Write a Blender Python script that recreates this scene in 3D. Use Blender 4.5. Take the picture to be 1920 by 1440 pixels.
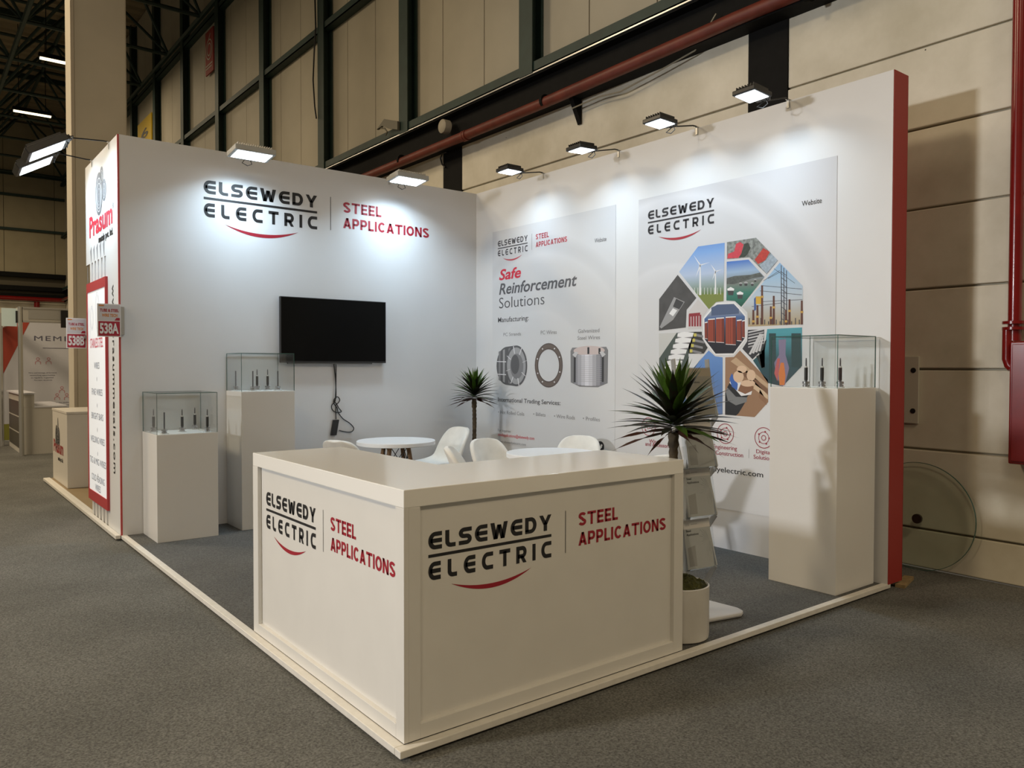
import bpy, bmesh, math, random
from mathutils import Vector, Matrix
random.seed(7)
S = bpy.context.scene
COL = S.collection
for o in list(bpy.data.objects): bpy.data.objects.remove(o)

# ------------------------------------------------------------------ camera, exposure
CAM = Vector((-1.4934, -2.6123, 1.487)); YAW, PIT, ROL, FPX = .9089, -.0229, .0017, 1467.5
FW = Vector((math.cos(PIT)*math.cos(YAW), math.cos(PIT)*math.sin(YAW), math.sin(PIT)))
RT = Vector((math.sin(YAW), -math.cos(YAW), 0)); UP = RT.cross(FW)
RT, UP = RT*math.cos(ROL)+UP*math.sin(ROL), UP*math.cos(ROL)-RT*math.sin(ROL)
cd = bpy.data.cameras.new('camera'); cam = bpy.data.objects.new('camera', cd); COL.objects.link(cam)
cd.sensor_width = 36; cd.lens = FPX/1920*36; cd.clip_start = .05; cd.clip_end = 200
m = Matrix((RT, UP, -FW)).transposed().to_4x4(); m.translation = CAM; cam.matrix_world = m
S.camera = cam
S.view_settings.view_transform = 'Standard'; S.view_settings.look = 'None'
S.view_settings.gamma = 1; S.view_settings.use_curve_mapping = False
S.view_settings.exposure = 0.0
S.cycles.caustics_reflective = False; S.cycles.caustics_refractive = False
W = bpy.data.worlds.new('world'); S.world = W; W.use_nodes = True
W.node_tree.nodes['Background'].inputs[0].default_value = (1, .86, .66, 1)
W.node_tree.nodes['Background'].inputs[1].default_value = .07

WARM = (1, .80, .53); COOL = (.62, .83, 1.0); NEUT = (1, .93, .84)
def area(name, loc, direction, sx, sy, power, color, spread=180, parent=None):
    l = bpy.data.lights.new(name, 'AREA'); l.shape = 'RECTANGLE'; l.size = sx; l.size_y = sy
    l.energy = power; l.color = color; l.spread = math.radians(spread)
    o = bpy.data.objects.new(name, l); COL.objects.link(o); o.location = loc
    o.rotation_euler = Vector(direction).to_track_quat('-Z', 'Y').to_euler()
    if parent:
        o.parent = parent; o.location = Vector(loc)-chain(parent)
    return o
def chain(p):
    v = Vector((0, 0, 0))
    while p: v += p.location; p = p.parent
    return v
# unseen hall lamps overhead, some added to brighten the pillar, kiosk and far end
for (x, y, e) in [(-8, -7, 300), (-9, 3, 700), (-8, 13, 720), (-1, -9, 300), (3, -9, 200), (-3.5, 10, 330), (-4, 22, 380), (-4, 32, 650)]:
    area('hall_lamp_fill', (x, y, 9.6), (0, 0, -1), 3.0, 1.2, e, WARM)
# flood lamps of the booth across the aisle
area('aisle_booth_light', (-11, 3.8, 3.65), (1, -.46, -.12), .9, .5, 170, (.98, .985, 1), 82)

# ------------------------------------------------------------------ materials
MAT = {}
def mat(name, col, rough=.5, metal=0, spec=.5, noise=0, nscale=8, bump=0, bscale=200, sheen=0, coat=0, emit=None, es=0, dark=None):
    if name in MAT: return MAT[name]
    m = bpy.data.materials.new(name); m.use_nodes = True; nt = m.node_tree; b = nt.nodes['Principled BSDF']
    b.inputs['Base Color'].default_value = (*col, 1); b.inputs['Roughness'].default_value = rough
    b.inputs['Metallic'].default_value = metal; b.inputs['Specular IOR Level'].default_value = spec
    if sheen: b.inputs['Sheen Weight'].default_value = sheen
    if coat: b.inputs['Coat Weight'].default_value = coat
    if emit: b.inputs['Emission Color'].default_value = (*emit, 1); b.inputs['Emission Strength'].default_value = es
    tc = nt.nodes.new('ShaderNodeTexCoord')
    if noise:
        n = nt.nodes.new('ShaderNodeTexNoise'); n.inputs['Scale'].default_value = nscale; n.inputs['Detail'].default_value = 6
        nt.links.new(tc.outputs['Object'], n.inputs['Vector'])
        r = nt.nodes.new('ShaderNodeValToRGB'); d = dark or tuple(c*(1-noise) for c in col)
        r.color_ramp.elements[0].position = .3; r.color_ramp.elements[0].color = (*d, 1)
        r.color_ramp.elements[1].position = .7; r.color_ramp.elements[1].color = (*col, 1)
        nt.links.new(n.outputs['Fac'], r.inputs['Fac']); nt.links.new(r.outputs['Color'], b.inputs['Base Color'])
    if bump:
        n = nt.nodes.new('ShaderNodeTexNoise'); n.inputs['Scale'].default_value = bscale; n.inputs['Detail'].default_value = 3
        nt.links.new(tc.outputs['Object'], n.inputs['Vector'])
        bp = nt.nodes.new('ShaderNodeBump'); bp.inputs['Strength'].default_value = bump; bp.inputs['Distance'].default_value = .01
        nt.links.new(n.outputs['Fac'], bp.inputs['Height']); nt.links.new(bp.outputs['Normal'], b.inputs['Normal'])
    MAT[name] = m; return m
def srgb(r, g, b):
    f = lambda c: (c/255/12.92 if c/255 <= .04045 else ((c/255+.055)/1.055)**2.4)
    return (f(r), f(g), f(b))
WHITE = mat('white_laminate', (.69, .69, .70), .42, noise=.03, nscale=3)
CTOP = mat('counter_top_bright', (.88, .875, .85), .16, spec=.9)  # paler than the counter; the walls' reflection is put into this colour
COUNTER = mat('counter_paint', (.74, .73, .70), .38, noise=.04, nscale=5)
PLINTH = mat('plinth_laminate', (.74, .735, .72), .3, noise=.03, nscale=2)
TRIMW = mat('white_trim', (.76, .74, .69), .5, noise=.1, nscale=20)
RED = mat('red_paint', (.33, .025, .02), .55)
DKRED = mat('red_vinyl', (.34, .010, .026), .5)
BRRED = mat('bright_red', (.62, .02, .05), .5)
BLACK = mat('black_vinyl', (.012, .012, .014), .5)
GREYTX = mat('grey_ink', (.10, .10, .11), .5)
MIDTX = mat('mid_grey_ink', (.25, .25, .26), .5)
BLKPL = mat('black_plastic', (.012, .012, .013), .35)
SCREEN = mat('screen_glass', (.002, .002, .002), .25, spec=.12)
ALU = mat('aluminium', (.55, .55, .54), .35, metal=.8)
CHROME = mat('chrome', (.6, .6, .6), .18, metal=1)
DKSTEEL = mat('black_steel', (.006, .006, .006), .75, spec=.2, noise=.4, nscale=12)
GREEN = mat('green_steel', (.018, .045, .038), .55, noise=.3, nscale=6)
PIPE = mat('red_pipe', (.17, .03, .017), .5, noise=.35, nscale=7)
PIPE2 = mat('gloss_red_pipe', (.21, .009, .008), .22, noise=.2, nscale=9)
WOOD = mat('light_wood', (.36, .19, .08), .55, noise=.35, nscale=14)
RAWWOOD = mat('raw_wood', (.38, .27, .13), .8, noise=.4, nscale=20)
VELVET = mat('cream_velvet', (.84, .82, .77), .95, noise=.12, nscale=9, sheen=.5)
TABLE = mat('white_table', (.85, .85, .86), .3)
POT = mat('glazed_pot', (.62, .60, .56), .35, noise=.1, nscale=7)
BARK = mat('bark', (.10, .075, .045), .9, noise=.6, nscale=22, bump=.8, bscale=40)
MOSS = mat('moss', (.075, .075, .015), 1, noise=.85, nscale=28, bump=1, bscale=60)
TAN = mat('tan_floor', (.30, .22, .12), .5, noise=.1, nscale=3)
CREAM = mat('cladding', (.46, .42, .33), .6, noise=.12, nscale=1.4)
PILLAR = mat('pillar_plaster', (.60, .55, .46), .8, noise=.12, nscale=1.5)
ROOF = mat('roof_sheet', (.30, .24, .15), .6)
LEAFG = mat('leaf_green', (.055, .12, .012), .35, noise=.5, nscale=14)
LEAFD = mat('leaf_dark', (.012, .022, .008), .35, noise=.6, nscale=10, dark=(.022, .008, .007))
LEAFR = mat('leaf_brown', (.06, .022, .014), .5, noise=.5, nscale=12)
LENS = mat('lamp_lens', (.9, .95, 1), .3, emit=(.9, .97, 1), es=9)
LENSW = mat('strip_lamp_lens', (1, .9, .7), .3, emit=(1, .82, .5), es=3.5)
GLED = mat('glass_edge', (.05, .13, .11), .15)
def glass(name, tint, f=1.0):
    m = bpy.data.materials.new(name); m.use_nodes = True; nt = m.node_tree
    nt.nodes.remove(nt.nodes['Principled BSDF']); out = nt.nodes['Material Output']
    t = nt.nodes.new('ShaderNodeBsdfTransparent'); t.inputs[0].default_value = (*tint, 1)
    g = nt.nodes.new('ShaderNodeBsdfGlossy'); g.inputs['Roughness'].default_value = .02
    lw = nt.nodes.new('ShaderNodeLayerWeight'); pw = nt.nodes.new('ShaderNodeMath'); pw.operation = 'POWER'; pw.inputs[1].default_value = 5
    fr = nt.nodes.new('ShaderNodeMath'); fr.operation = 'MULTIPLY_ADD'; fr.inputs[1].default_value = .9; fr.inputs[2].default_value = .035
    nt.links.new(lw.outputs['Facing'], pw.inputs[0]); nt.links.new(pw.outputs[0], fr.inputs[0])
    mu = nt.nodes.new('ShaderNodeMath'); mu.operation = 'MULTIPLY'; mu.inputs[1].default_value = f
    mx = nt.nodes.new('ShaderNodeMixShader')
    nt.links.new(fr.outputs[0], mu.inputs[0]); nt.links.new(mu.outputs[0], mx.inputs[0])
    nt.links.new(t.outputs[0], mx.inputs[1]); nt.links.new(g.outputs[0], mx.inputs[2]); nt.links.new(mx.outputs[0], out.inputs[0])
    MAT[name] = m; return m
GLASS = glass('case_glass', (.99, .997, .995), .7); ACRYL = glass('acrylic', (.90, .92, .93), 1.3); GLASS2 = glass('table_glass', (.95, .975, .95), .5)

def carpet(name, c1, c2, patch):
    m = mat(name, c1, .98, spec=.15); nt = m.node_tree; b = nt.nodes['Principled BSDF']
    tc = nt.nodes.new('ShaderNodeTexCoord')
    n = nt.nodes.new('ShaderNodeTexNoise'); n.inputs['Scale'].default_value = 95; n.inputs['Detail'].default_value = 8; n.inputs['Roughness'].default_value = .75
    n2 = nt.nodes.new('ShaderNodeTexNoise'); n2.inputs['Scale'].default_value = 1.3; n2.inputs['Detail'].default_value = 4
    nt.links.new(tc.outputs['Object'], n.inputs['Vector']); nt.links.new(tc.outputs['Object'], n2.inputs['Vector'])
    r = nt.nodes.new('ShaderNodeValToRGB'); r.color_ramp.elements[0].position = .36; r.color_ramp.elements[1].position = .66
    r.color_ramp.elements[0].color = (*c2, 1); r.color_ramp.elements[1].color = (*c1, 1)
    r2 = nt.nodes.new('ShaderNodeValToRGB'); r2.color_ramp.elements[0].position = .35; r2.color_ramp.elements[1].position = .7
    r2.color_ramp.elements[0].color = (1-patch,)*3+(1,); r2.color_ramp.elements[1].color = (1, 1, 1, 1)
    mx = nt.nodes.new('ShaderNodeMix'); mx.data_type = 'RGBA'; mx.blend_type = 'MULTIPLY'; mx.inputs[0].default_value = 1
    nt.links.new(n.outputs[0], r.inputs[0]); nt.links.new(n2.outputs[0], r2.inputs[0])
    nt.links.new(r.outputs[0], mx.inputs[6]); nt.links.new(r2.outputs[0], mx.inputs[7]); nt.links.new(mx.outputs[2], b.inputs['Base Color'])
    bp = nt.nodes.new('ShaderNodeBump'); bp.inputs['Strength'].default_value = .5; bp.inputs['Distance'].default_value = .006
    nt.links.new(n.outputs[0], bp.inputs['Height']); nt.links.new(bp.outputs[0], b.inputs['Normal'])
    return m
CARPET = carpet('hall_carpet', (.26, .262, .248), (.072, .073, .069), .25)
CARPETB = carpet('booth_carpet', (.20, .20, .195), (.075, .076, .075), .2)
def concrete():
    m = mat('concrete', (.5, .46, .37), .85, spec=.3); nt = m.node_tree; b = nt.nodes['Principled BSDF']
    tc = nt.nodes.new('ShaderNodeTexCoord')
    n = nt.nodes.new('ShaderNodeTexNoise'); n.inputs['Scale'].default_value = 1.1; n.inputs['Detail'].default_value = 8; n.inputs['Roughness'].default_value = .6
    v = nt.nodes.new('ShaderNodeTexVoronoi'); v.inputs['Scale'].default_value = 3.2
    nt.links.new(tc.outputs['Object'], n.inputs['Vector']); nt.links.new(tc.outputs['Object'], v.inputs['Vector'])
    r = nt.nodes.new('ShaderNodeValToRGB'); r.color_ramp.elements[0].position = .3; r.color_ramp.elements[1].position = .72
    r.color_ramp.elements[0].color = (.58, .54, .43, 1); r.color_ramp.elements[1].color = (.84, .80, .69, 1)
    r2 = nt.nodes.new('ShaderNodeValToRGB'); r2.color_ramp.elements[0].position = .018; r2.color_ramp.elements[1].position = .024
    r2.color_ramp.elements[0].color = (.08, .07, .05, 1); r2.color_ramp.elements[1].color = (1, 1, 1, 1)
    mx = nt.nodes.new('ShaderNodeMix'); mx.data_type = 'RGBA'; mx.blend_type = 'MULTIPLY'; mx.inputs[0].default_value = 1
    nt.links.new(n.outputs[0], r.inputs[0]); nt.links.new(v.outputs['Distance'], r2.inputs[0])
    nt.links.new(r.outputs[0], mx.inputs[6]); nt.links.new(r2.outputs[0], mx.inputs[7]); nt.links.new(mx.outputs[2], b.inputs['Base Color'])
    bp = nt.nodes.new('ShaderNodeBump'); bp.inputs['Strength'].default_value = .35; bp.inputs['Distance'].default_value = .02
    nt.links.new(n.outputs[0], bp.inputs['Height']); nt.links.new(bp.outputs[0], b.inputs['Normal'])
    return m
CONC = concrete()
def flat(name, rgb, rough=.5): return mat(name, srgb(*rgb), rough)

# ------------------------------------------------------------------ mesh helpers
class MB:
    def __init__(s): s.v = []; s.f = []; s.m = []
    def box(s, x0, x1, y0, y1, z0, z1, mi=0):
        b = len(s.v); s.v += [(x0,y0,z0),(x1,y0,z0),(x1,y1,z0),(x0,y1,z0),(x0,y0,z1),(x1,y0,z1),(x1,y1,z1),(x0,y1,z1)]
        for q in ((3,2,1,0),(4,5,6,7),(0,1,5,4),(1,2,6,5),(2,3,7,6),(3,0,4,7)): s.f.append([b+i for i in q]); s.m.append(mi)
        return s
    def obox(s, c, ax, ay, az, mi=0):       # oriented box: centre and three half-axis vectors
        b = len(s.v); c, ax, ay, az = map(Vector, (c, ax, ay, az))
        for k in ((-1,-1,-1),(1,-1,-1),(1,1,-1),(-1,1,-1),(-1,-1,1),(1,-1,1),(1,1,1),(-1,1,1)):
            s.v.append(tuple(c+ax*k[0]+ay*k[1]+az*k[2]))
        for q in ((3,2,1,0),(4,5,6,7),(0,1,5,4),(1,2,6,5),(2,3,7,6),(3,0,4,7)): s.f.append([b+i for i in q]); s.m.append(mi)
        return s
    def tube(s, pts, r, n=8, cap=True, mi=0):
        pts = [Vector(p) for p in pts]; rr = r if isinstance(r, (list, tuple)) else [r]*len(pts)
        b = len(s.v); ref = None
        for i, p in enumerate(pts):
            t = (pts[min(i+1, len(pts)-1)]-pts[max(i-1, 0)]).normalized()
            if ref is None:
                ref = t.cross(Vector((0, 0, 1)) if abs(t.z) < .9 else Vector((1, 0, 0))).normalized()
            else:
                ref = (ref-t*ref.dot(t)).normalized()
            q = t.cross(ref)
            for k in range(n):
                a = 2*math.pi*k/n; s.v.append(tuple(p+(ref*math.cos(a)+q*math.sin(a))*rr[i]))
        for i in range(len(pts)-1):
            for k in range(n):
                s.f.append([b+i*n+k, b+i*n+(k+1) % n, b+(i+1)*n+(k+1) % n, b+(i+1)*n+k]); s.m.append(mi)
        if cap:
            s.f.append([b+k for k in range(n)][::-1]); s.m.append(mi)
            s.f.append([b+(len(pts)-1)*n+k for k in range(n)]); s.m.append(mi)
        return s
    def lathe(s, cx, cy, prof, n=32, mi=0):
        b = len(s.v)
        for (r, z) in prof:
            for k in range(n):
                a = 2*math.pi*k/n; s.v.append((cx+r*math.cos(a), cy+r*math.sin(a), z))
        for i in range(len(prof)-1):
            for k in range(n):
                s.f.append([b+i*n+k, b+i*n+(k+1) % n, b+(i+1)*n+(k+1) % n, b+(i+1)*n+k]); s.m.append(mi)
        s.f.append([b+k for k in range(n)][::-1]); s.m.append(mi)
        s.f.append([b+(len(prof)-1)*n+k for k in range(n)]); s.m.append(mi)
        return s
    def prism(s, poly, z0, z1, mi=0):
        b = len(s.v); n = len(poly)
        s.v += [(x, y, z0) for x, y in poly]+[(x, y, z1) for x, y in poly]
        s.f.append([b+i for i in range(n)][::-1]); s.f.append([b+n+i for i in range(n)]); s.m += [mi, mi]
        for i in range(n): s.f.append([b+i, b+(i+1) % n, b+n+(i+1) % n, b+n+i]); s.m.append(mi)
        return s
    def build(s, name, mats, parent=None, smooth=False, bevel=0, local=False):
        if not isinstance(mats, (list, tuple)): mats = [mats]
        me = bpy.data.meshes.new(name); off = Vector((0, 0, 0)) if (local or not parent) else chain(parent)
        me.from_pydata([tuple(Vector(v)-off) for v in s.v], [], s.f)
        for k in mats: me.materials.append(k)
        for p, i in zip(me.polygons, s.m): p.material_index = i; p.use_smooth = smooth
        me.update()
        o = bpy.data.objects.new(name, me); COL.objects.link(o)
        if parent: o.parent = parent
        if smooth:
            try: me.set_sharp_from_angle(angle=math.radians(40))
            except Exception: pass
        if bevel:
            bv = o.modifiers.new('bevel', 'BEVEL'); bv.width = bevel; bv.segments = 2; bv.limit_method = 'ANGLE'; bv.angle_limit = .6
        return o
def tag(o, label=None, cat=None, group=None, kind=None):
    if label: o['label'] = label
    if cat: o['category'] = cat
    if group: o['group'] = group
    if kind: o['kind'] = kind
    return o
def thing(name, loc, label, cat, group=None, rz=0):
    o = bpy.data.objects.new(name, None); COL.objects.link(o); o.location = loc; o.rotation_euler.z = rz
    o.empty_display_size = .1
    return tag(o, label, cat, group)
def box(name, x0, x1, y0, y1, z0, z1, m, parent=None, bevel=0): return MB().box(x0, x1, y0, y1, z0, z1).build(name, m, parent, bevel=bevel)
def copy_tree(o, parent=None):
    c = o.copy(); COL.objects.link(c); c.parent = parent
    for ch in list(o.children): copy_tree(ch, c)
    return c

# ------------------------------------------------------------------ printing on real flat surfaces
class Squash:    # the same flat surface with heights drawn in about a centre line
    def __init__(s, f, cy, k): s.f, s.cy, s.k = f, cy, k
    def m(s, v): return s.cy+(v-s.cy)*s.k
    def poly(s, n, polys, m, p, d=.001): return s.f.poly(n, [[(u, s.m(v)) for u, v in P] for P in polys], m, p, d)
    def tris(s, n, V, F, m, p, d=.001): return s.f.tris(n, [(u, s.m(v)) for u, v in V], F, m, p, d)
class Face:      # a flat printed surface: fixed axis value, horizontal direction, outward normal
    def __init__(s, ax, val, sgn): s.ax, s.val, s.sgn = ax, val, sgn      # ax 0: faces -x, u runs along -y; ax 1: faces -y, u runs along +x
    def at(s, u, v, d=.001):
        return (s.val-d, -u, v) if s.ax == 0 else (u, s.val-d, v)
    def px(s, x, y):     # a point measured on the photograph, brought onto this real plane
        d = FW+RT*((x-960)/FPX)-UP*((y-720)/FPX); t = (s.val-CAM[s.ax])/d[s.ax]; p = CAM+d*t
        return (-p.y if s.ax == 0 else p.x, p.z)
    def poly(s, name, polys, m, parent, d=.001):
        mb = MB()
        for P in polys:
            b = len(mb.v); mb.v += [s.at(u, v, d) for u, v in P]; mb.f.append(list(range(b, b+len(P)))); mb.m.append(0)
        return mb.build(name, m, parent)
    def tris(s, name, V, F, m, parent, d=.001):
        mb = MB(); mb.v = [s.at(u, v, d) for u, v in V]; mb.f = [list(f) for f in F]; mb.m = [0]*len(F)
        return mb.build(name, m, parent)
def glyph_text(txt, off=0.0, shear=0, track=1.0):
    c = bpy.data.curves.new('t', 'FONT'); c.body = txt; c.size = 1; c.offset = off; c.shear = shear; c.space_character = track; c.resolution_u = 3
    o = bpy.data.objects.new('t', c); me = bpy.data.meshes.new_from_object(o)
    V = [(v.co.x, v.co.y) for v in me.vertices]; F = [tuple(p.vertices) for p in me.polygons]
    bpy.data.objects.remove(o); bpy.data.curves.remove(c); bpy.data.meshes.remove(me)
    return V, F
CAP = .69     # cap height of the built-in face at size 1
def text(face, name, txt, u, v, h, w, m, parent, off=0.0, shear=0, track=1.0, d=.0015, rot=0, center=False):
    """baseline-left (u, v), cap height h, total width w (None keeps proportion)"""
    V, F = glyph_text(txt, off, shear, track)
    if not V: return
    x0 = min(a[0] for a in V); x1 = max(a[0] for a in V)
    sy = h/CAP; sx = sy if w is None else w/(x1-x0)
    if center: u -= (x1-x0)*sx/2
    P = []
    for a in V:
        x, y = (a[0]-x0)*sx, a[1]*sy
        if rot == -90: x, y = y, -x
        P.append((u+x, v+y))
    return face.tris(name, P, F, m, parent, d)
def ptext(face, name, txt, bl, br, top, m, parent, **k):
    """text between two photographed baseline points, cap top at a third"""
    a = face.px(*bl); b = face.px(*br); t = face.px(*top)
    return text(face, name, txt, a[0], (a[1]+b[1])/2, abs(t[1]-a[1]), b[0]-a[0], m, parent, **k)

def arc(cx, cy, rx, ry, a0, a1, n=8): return [(cx+rx*math.cos(math.radians(a0+(a1-a0)*i/n)), cy+ry*math.sin(math.radians(a0+(a1-a0)*i/n))) for i in range(n+1)]
def stroke_glyphs(t):
    h = t/2; T = 1-h
    def C(w): return [[(w-h+h, T)] + [(w*.5, T)] + arc(w*.5, .5, w*.5-h, .5-h, 90, 270, 12) + [(w, h)]]
    G = {}
    w = .80
    G['e'] = (w, [[(w, T)]+arc(w*.5, .5, w*.5-h, .5-h, 90, 270, 12)+[(w, h)], [(h, .5), (w, .5)]])
    G['L'] = (.62, [[(h, 1)]+arc(h+.22, h+.22, .22, .22, 180, 270, 6)+[(.62, h)]])
    G['c'] = (w, [[(w, T)]+arc(w*.5, .5, w*.5-h, .5-h, 90, 270, 12)+[(w, h)]])
    r = (.5-h)/2
    G['s'] = (w, [[(w, T)]+arc(h+r*1.1, T-r, r*1.1, r, 90, 270, 8)+arc(w-h-r*1.1, h+r, r*1.1, r, 90, -90, 8)+[(0, h)]])
    G['W'] = (1.14, [('H', (h*1.05, 1), (.335, 0)), ('H', (.57, .86), (.335, 0)), ('H', (.57, .86), (.805, 0)), ('H', (1.14-h*1.05, 1), (.805, 0))])
    G['D'] = (w, [[(h, h), (h, T)]+arc(w*.5, .5, w*.5-h, .5-h, 90, -90, 12)+[(h*.0, h)]])
    G['Y'] = (.88, [('H', (h*1.1, 1), (.44, .40)), ('H', (.88-h*1.1, 1), (.44, .40)), [(.44, .5), (.44, 0)]])
    G['T'] = (.80, [[(0, T), (.80, T)], [(.40, T), (.40, 0)]])
    G['R'] = (.78, [[(h, 0), (h, T)]+arc(.46, T-.24, .32-h, .24, 90, -90, 8)+[(h, T-.48)], ('H', (.40, T-.46), (.78-h*1.1, 0))])
    G['I'] = (t, [[(h, 0), (h, 1)]])
    # plain grotesque capitals
    G['E'] = (.62, [[(h, 0), (h, 1)], [(h, T), (.62, T)], [(h, .5), (.57, .5)], [(h, h), (.62, h)]])
    G['l'] = (.56, [[(h, 1), (h, 0)], [(h, h), (.56, h)]])
    G['A'] = (.78, [('H', (h*1.05, 0), (.39, 1)), ('H', (.78-h*1.05, 0), (.39, 1)), [(.2, .28), (.58, .28)]])
    G['P'] = (.68, [[(h, 0), (h, T)]+arc(.40, T-.24, .28-h, .24, 90, -90, 8)+[(h, T-.48)]])
    G['C'] = (.78, [arc(.39+h*.2, .5, .39-h, .5-h, 42, 318, 16)])
    G['O'] = (.82, [arc(.41, .5, .41-h, .5-h, 0, 360, 24)])
    G['N'] = (.74, [[(h, 0), (h, 1)], ('H', (h, 1), (.74-h, 0)), [(.74-h, 0), (.74-h, 1)]])
    G['S'] = (.70, [arc(.35, .735, .35-h, .265-h, 20, 90, 4)+arc(.35, .735, .35-h, .265-h, 90, 250, 8)+arc(.35, .265, .35-h, .265-h, 70, -90, 8)+arc(.35, .265, .35-h, .265-h, -90, -165, 4)])
    return G
def ribbon(pts, t):
    P = [Vector(p) for p in pts]; P = [p for i, p in enumerate(P) if i == 0 or (p-P[i-1]).length > 1e-6]
    L = []; Rr = []
    for i, p in enumerate(P):
        a = (P[i]-P[i-1]).normalized() if i else None; b = (P[i+1]-P[i]).normalized() if i < len(P)-1 else None
        a = a or b; b = b or a
        na = Vector((-a.y, a.x)); nb = Vector((-b.y, b.x)); n = (na+nb)
        n = n/max(n.length, 1e-6); k = min(2.2, 1/max(.3, n.dot(na)))
        L.append(p+n*t/2*k); Rr.append(p-n*t/2*k)
    return L, Rr
def stroke_text(face, name, s, u0, v0, w, h, t, gap, m, parent, d=.0015):
    """caps set to total width w and height h; t is stroke weight relative to height"""
    G = stroke_glyphs(t); tot = sum(G[c][0] for c in s)+gap*(len(s)-1)
    sx = w/tot; x = 0
    for c in s:
        V = []; F = []
        for pl in G[c][1]:
            if pl[0] == 'H':
                p, q = pl[1], pl[2]; hw = t*.54; b = len(V)
                for (xx, yy) in ((p[0]-hw, p[1]), (p[0]+hw, p[1]), (q[0]+hw, q[1]), (q[0]-hw, q[1])): V.append((u0+(x+xx)*sx, v0+yy*h))
                F.append((b, b+1, b+2, b+3)); continue
            L, Rr = ribbon(pl, t); b = len(V)
            for i in range(len(L)): V += [(u0+(x+L[i].x)*sx, v0+L[i].y*h), (u0+(x+Rr[i].x)*sx, v0+Rr[i].y*h)]
            for i in range(len(L)-1): F.append((b+2*i, b+2*i+1, b+2*i+3, b+2*i+2))
        face.tris(name, V, F, m, parent, d); x += G[c][0]+gap
def logo(face, tl, w, h, parent, steel=True, dark=None, red=None, d=.0015, weight=.235):
    """w: width of the first word; h: height of both words; tl = (left, baseline of lower word)"""
    dark = dark or BLACK; red = red or DKRED; u, v = tl; X = lambda a: u+a*w; Y = lambda a: v+a*h
    def line(s, y0, y1, t, gap): return stroke_text(face, 'letter', s, X(0), Y(y0), w, (y1-y0)*h, t, gap, dark, parent, d)
    line('eLseWeDY', .635, 1, weight, .20); line('eLecTRIc', 0, .38, weight, .46)
    face.poly('underline', [[(X(0), Y(.475)), (X(1), Y(.475)), (X(1), Y(.54)), (X(0), Y(.54))]], dark, parent, d)
    up = []; lo = []
    n = 24
    for i in range(n+1):
        q = i/n; x = .17+.65*q; c = 4*q*(1-q); up.append((X(x), Y(-.15-.165*c))); lo.append((X(x), Y(-.15-.265*c)))
    V = up+lo; F = [(i, n+1+i, n+2+i, i+1) for i in range(n)]
    tag(face.tris('smile_mark', V, F, red, parent, d), 'red crescent under the lettering')
    if steel:
        face.poly('divider_line', [[(X(1.129), Y(.03)), (X(1.135), Y(.03)), (X(1.135), Y(1.03)), (X(1.129), Y(1.03))]], GREYTX, parent, d)
        stroke_text(face, 'letter', 'STEEl', X(1.257), Y(.615), .398*w, .32*h, .205, .11, red, parent, d)
        stroke_text(face, 'letter', 'APPlICATIONS', X(1.257), Y(.14), .933*w, .315*h, .205, .11, red, parent, d)

# ================================================================== SETTING
FZ = -.045; A = 4.8617; BX = 3.7994; H = 3.488; XW = 4.61
o = box('floor', -16, XW, -12, 40, FZ-.05, FZ, CARPET); tag(o, 'dark grey carpet of the exhibition hall aisle', kind='structure')
# --- hall side wall: concrete courses between black steel columns
ws = box('wall_side', XW+.03, XW+.25, -12, 40, FZ, 4.5, mat('joint_shadow', (.40, .37, .29), .9)); tag(ws, 'concrete hall wall behind the booth', kind='structure')
zs = [FZ, .255, .862, 1.469, 2.076, 2.683, 3.29, 3.897, 4.52]
ys = [-12, -8.3, -3.72] + [-3.30, 1.33] + [1.725, 6.34] + [6.80, 11.35] + [11.8, 16.4] + [16.8, 21.4, 21.8, 26.4, 26.8, 31.4, 31.8, 39.9]
bays = [(-12, -3.72), (-3.30, 1.325), (1.725, 6.34), (6.80, 11.35), (11.8, 16.4), (16.8, 39.9)]
for (y0, y1) in bays:
    for i in range(8):
        dx = .006*math.sin(i*2.3+y0)
        o = box('concrete_panel', XW+dx, XW+.035, y0, y1, zs[i]+.008, zs[i+1]-.008, CONC, ws, bevel=.008)
for (y0, y1) in [(-3.72, -3.30), (1.325, 1.725), (6.34, 6.80), (11.35, 11.8), (16.4, 16.8)]:
    box('steel_column', XW-.012, XW+.03, y0, y1, FZ, 4.5, DKSTEEL, ws)
t3 = thing('trim_3', (XW, 4, 4.5), 'black steel ledge running along the top of the concrete wall', None); t3['kind'] = 'structure'
mb = MB().box(XW-.20, XW+.05, -12, 40, 4.50, 4.60).box(XW-.03, XW+.05, -12, 40, 4.60, 4.93).box(XW-.15, XW+.05, -12, 40, 4.93, 4.96)
mb.build('ledge_beam', DKSTEEL, t3)
box('ledge_rail', XW-.17, XW-.15, -12, 40, 4.95, 4.965, ALU, t3)
mb = MB()                                       # gusset bracket below the beam
mb.v = [(XW-.16, 3.93, 4.5), (XW-.02, 3.93, 4.5), (XW-.02, 3.93, 4.22), (XW-.16, 3.99, 4.5), (XW-.02, 3.99, 4.5), (XW-.02, 3.99, 4.22)]
mb.f = [[0, 1, 2], [5, 4, 3], [0, 3, 4, 1], [1, 4, 5, 2], [2, 5, 3, 0]]; mb.m = [0]*5; mb.build('gusset_bracket', DKSTEEL, t3)
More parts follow.
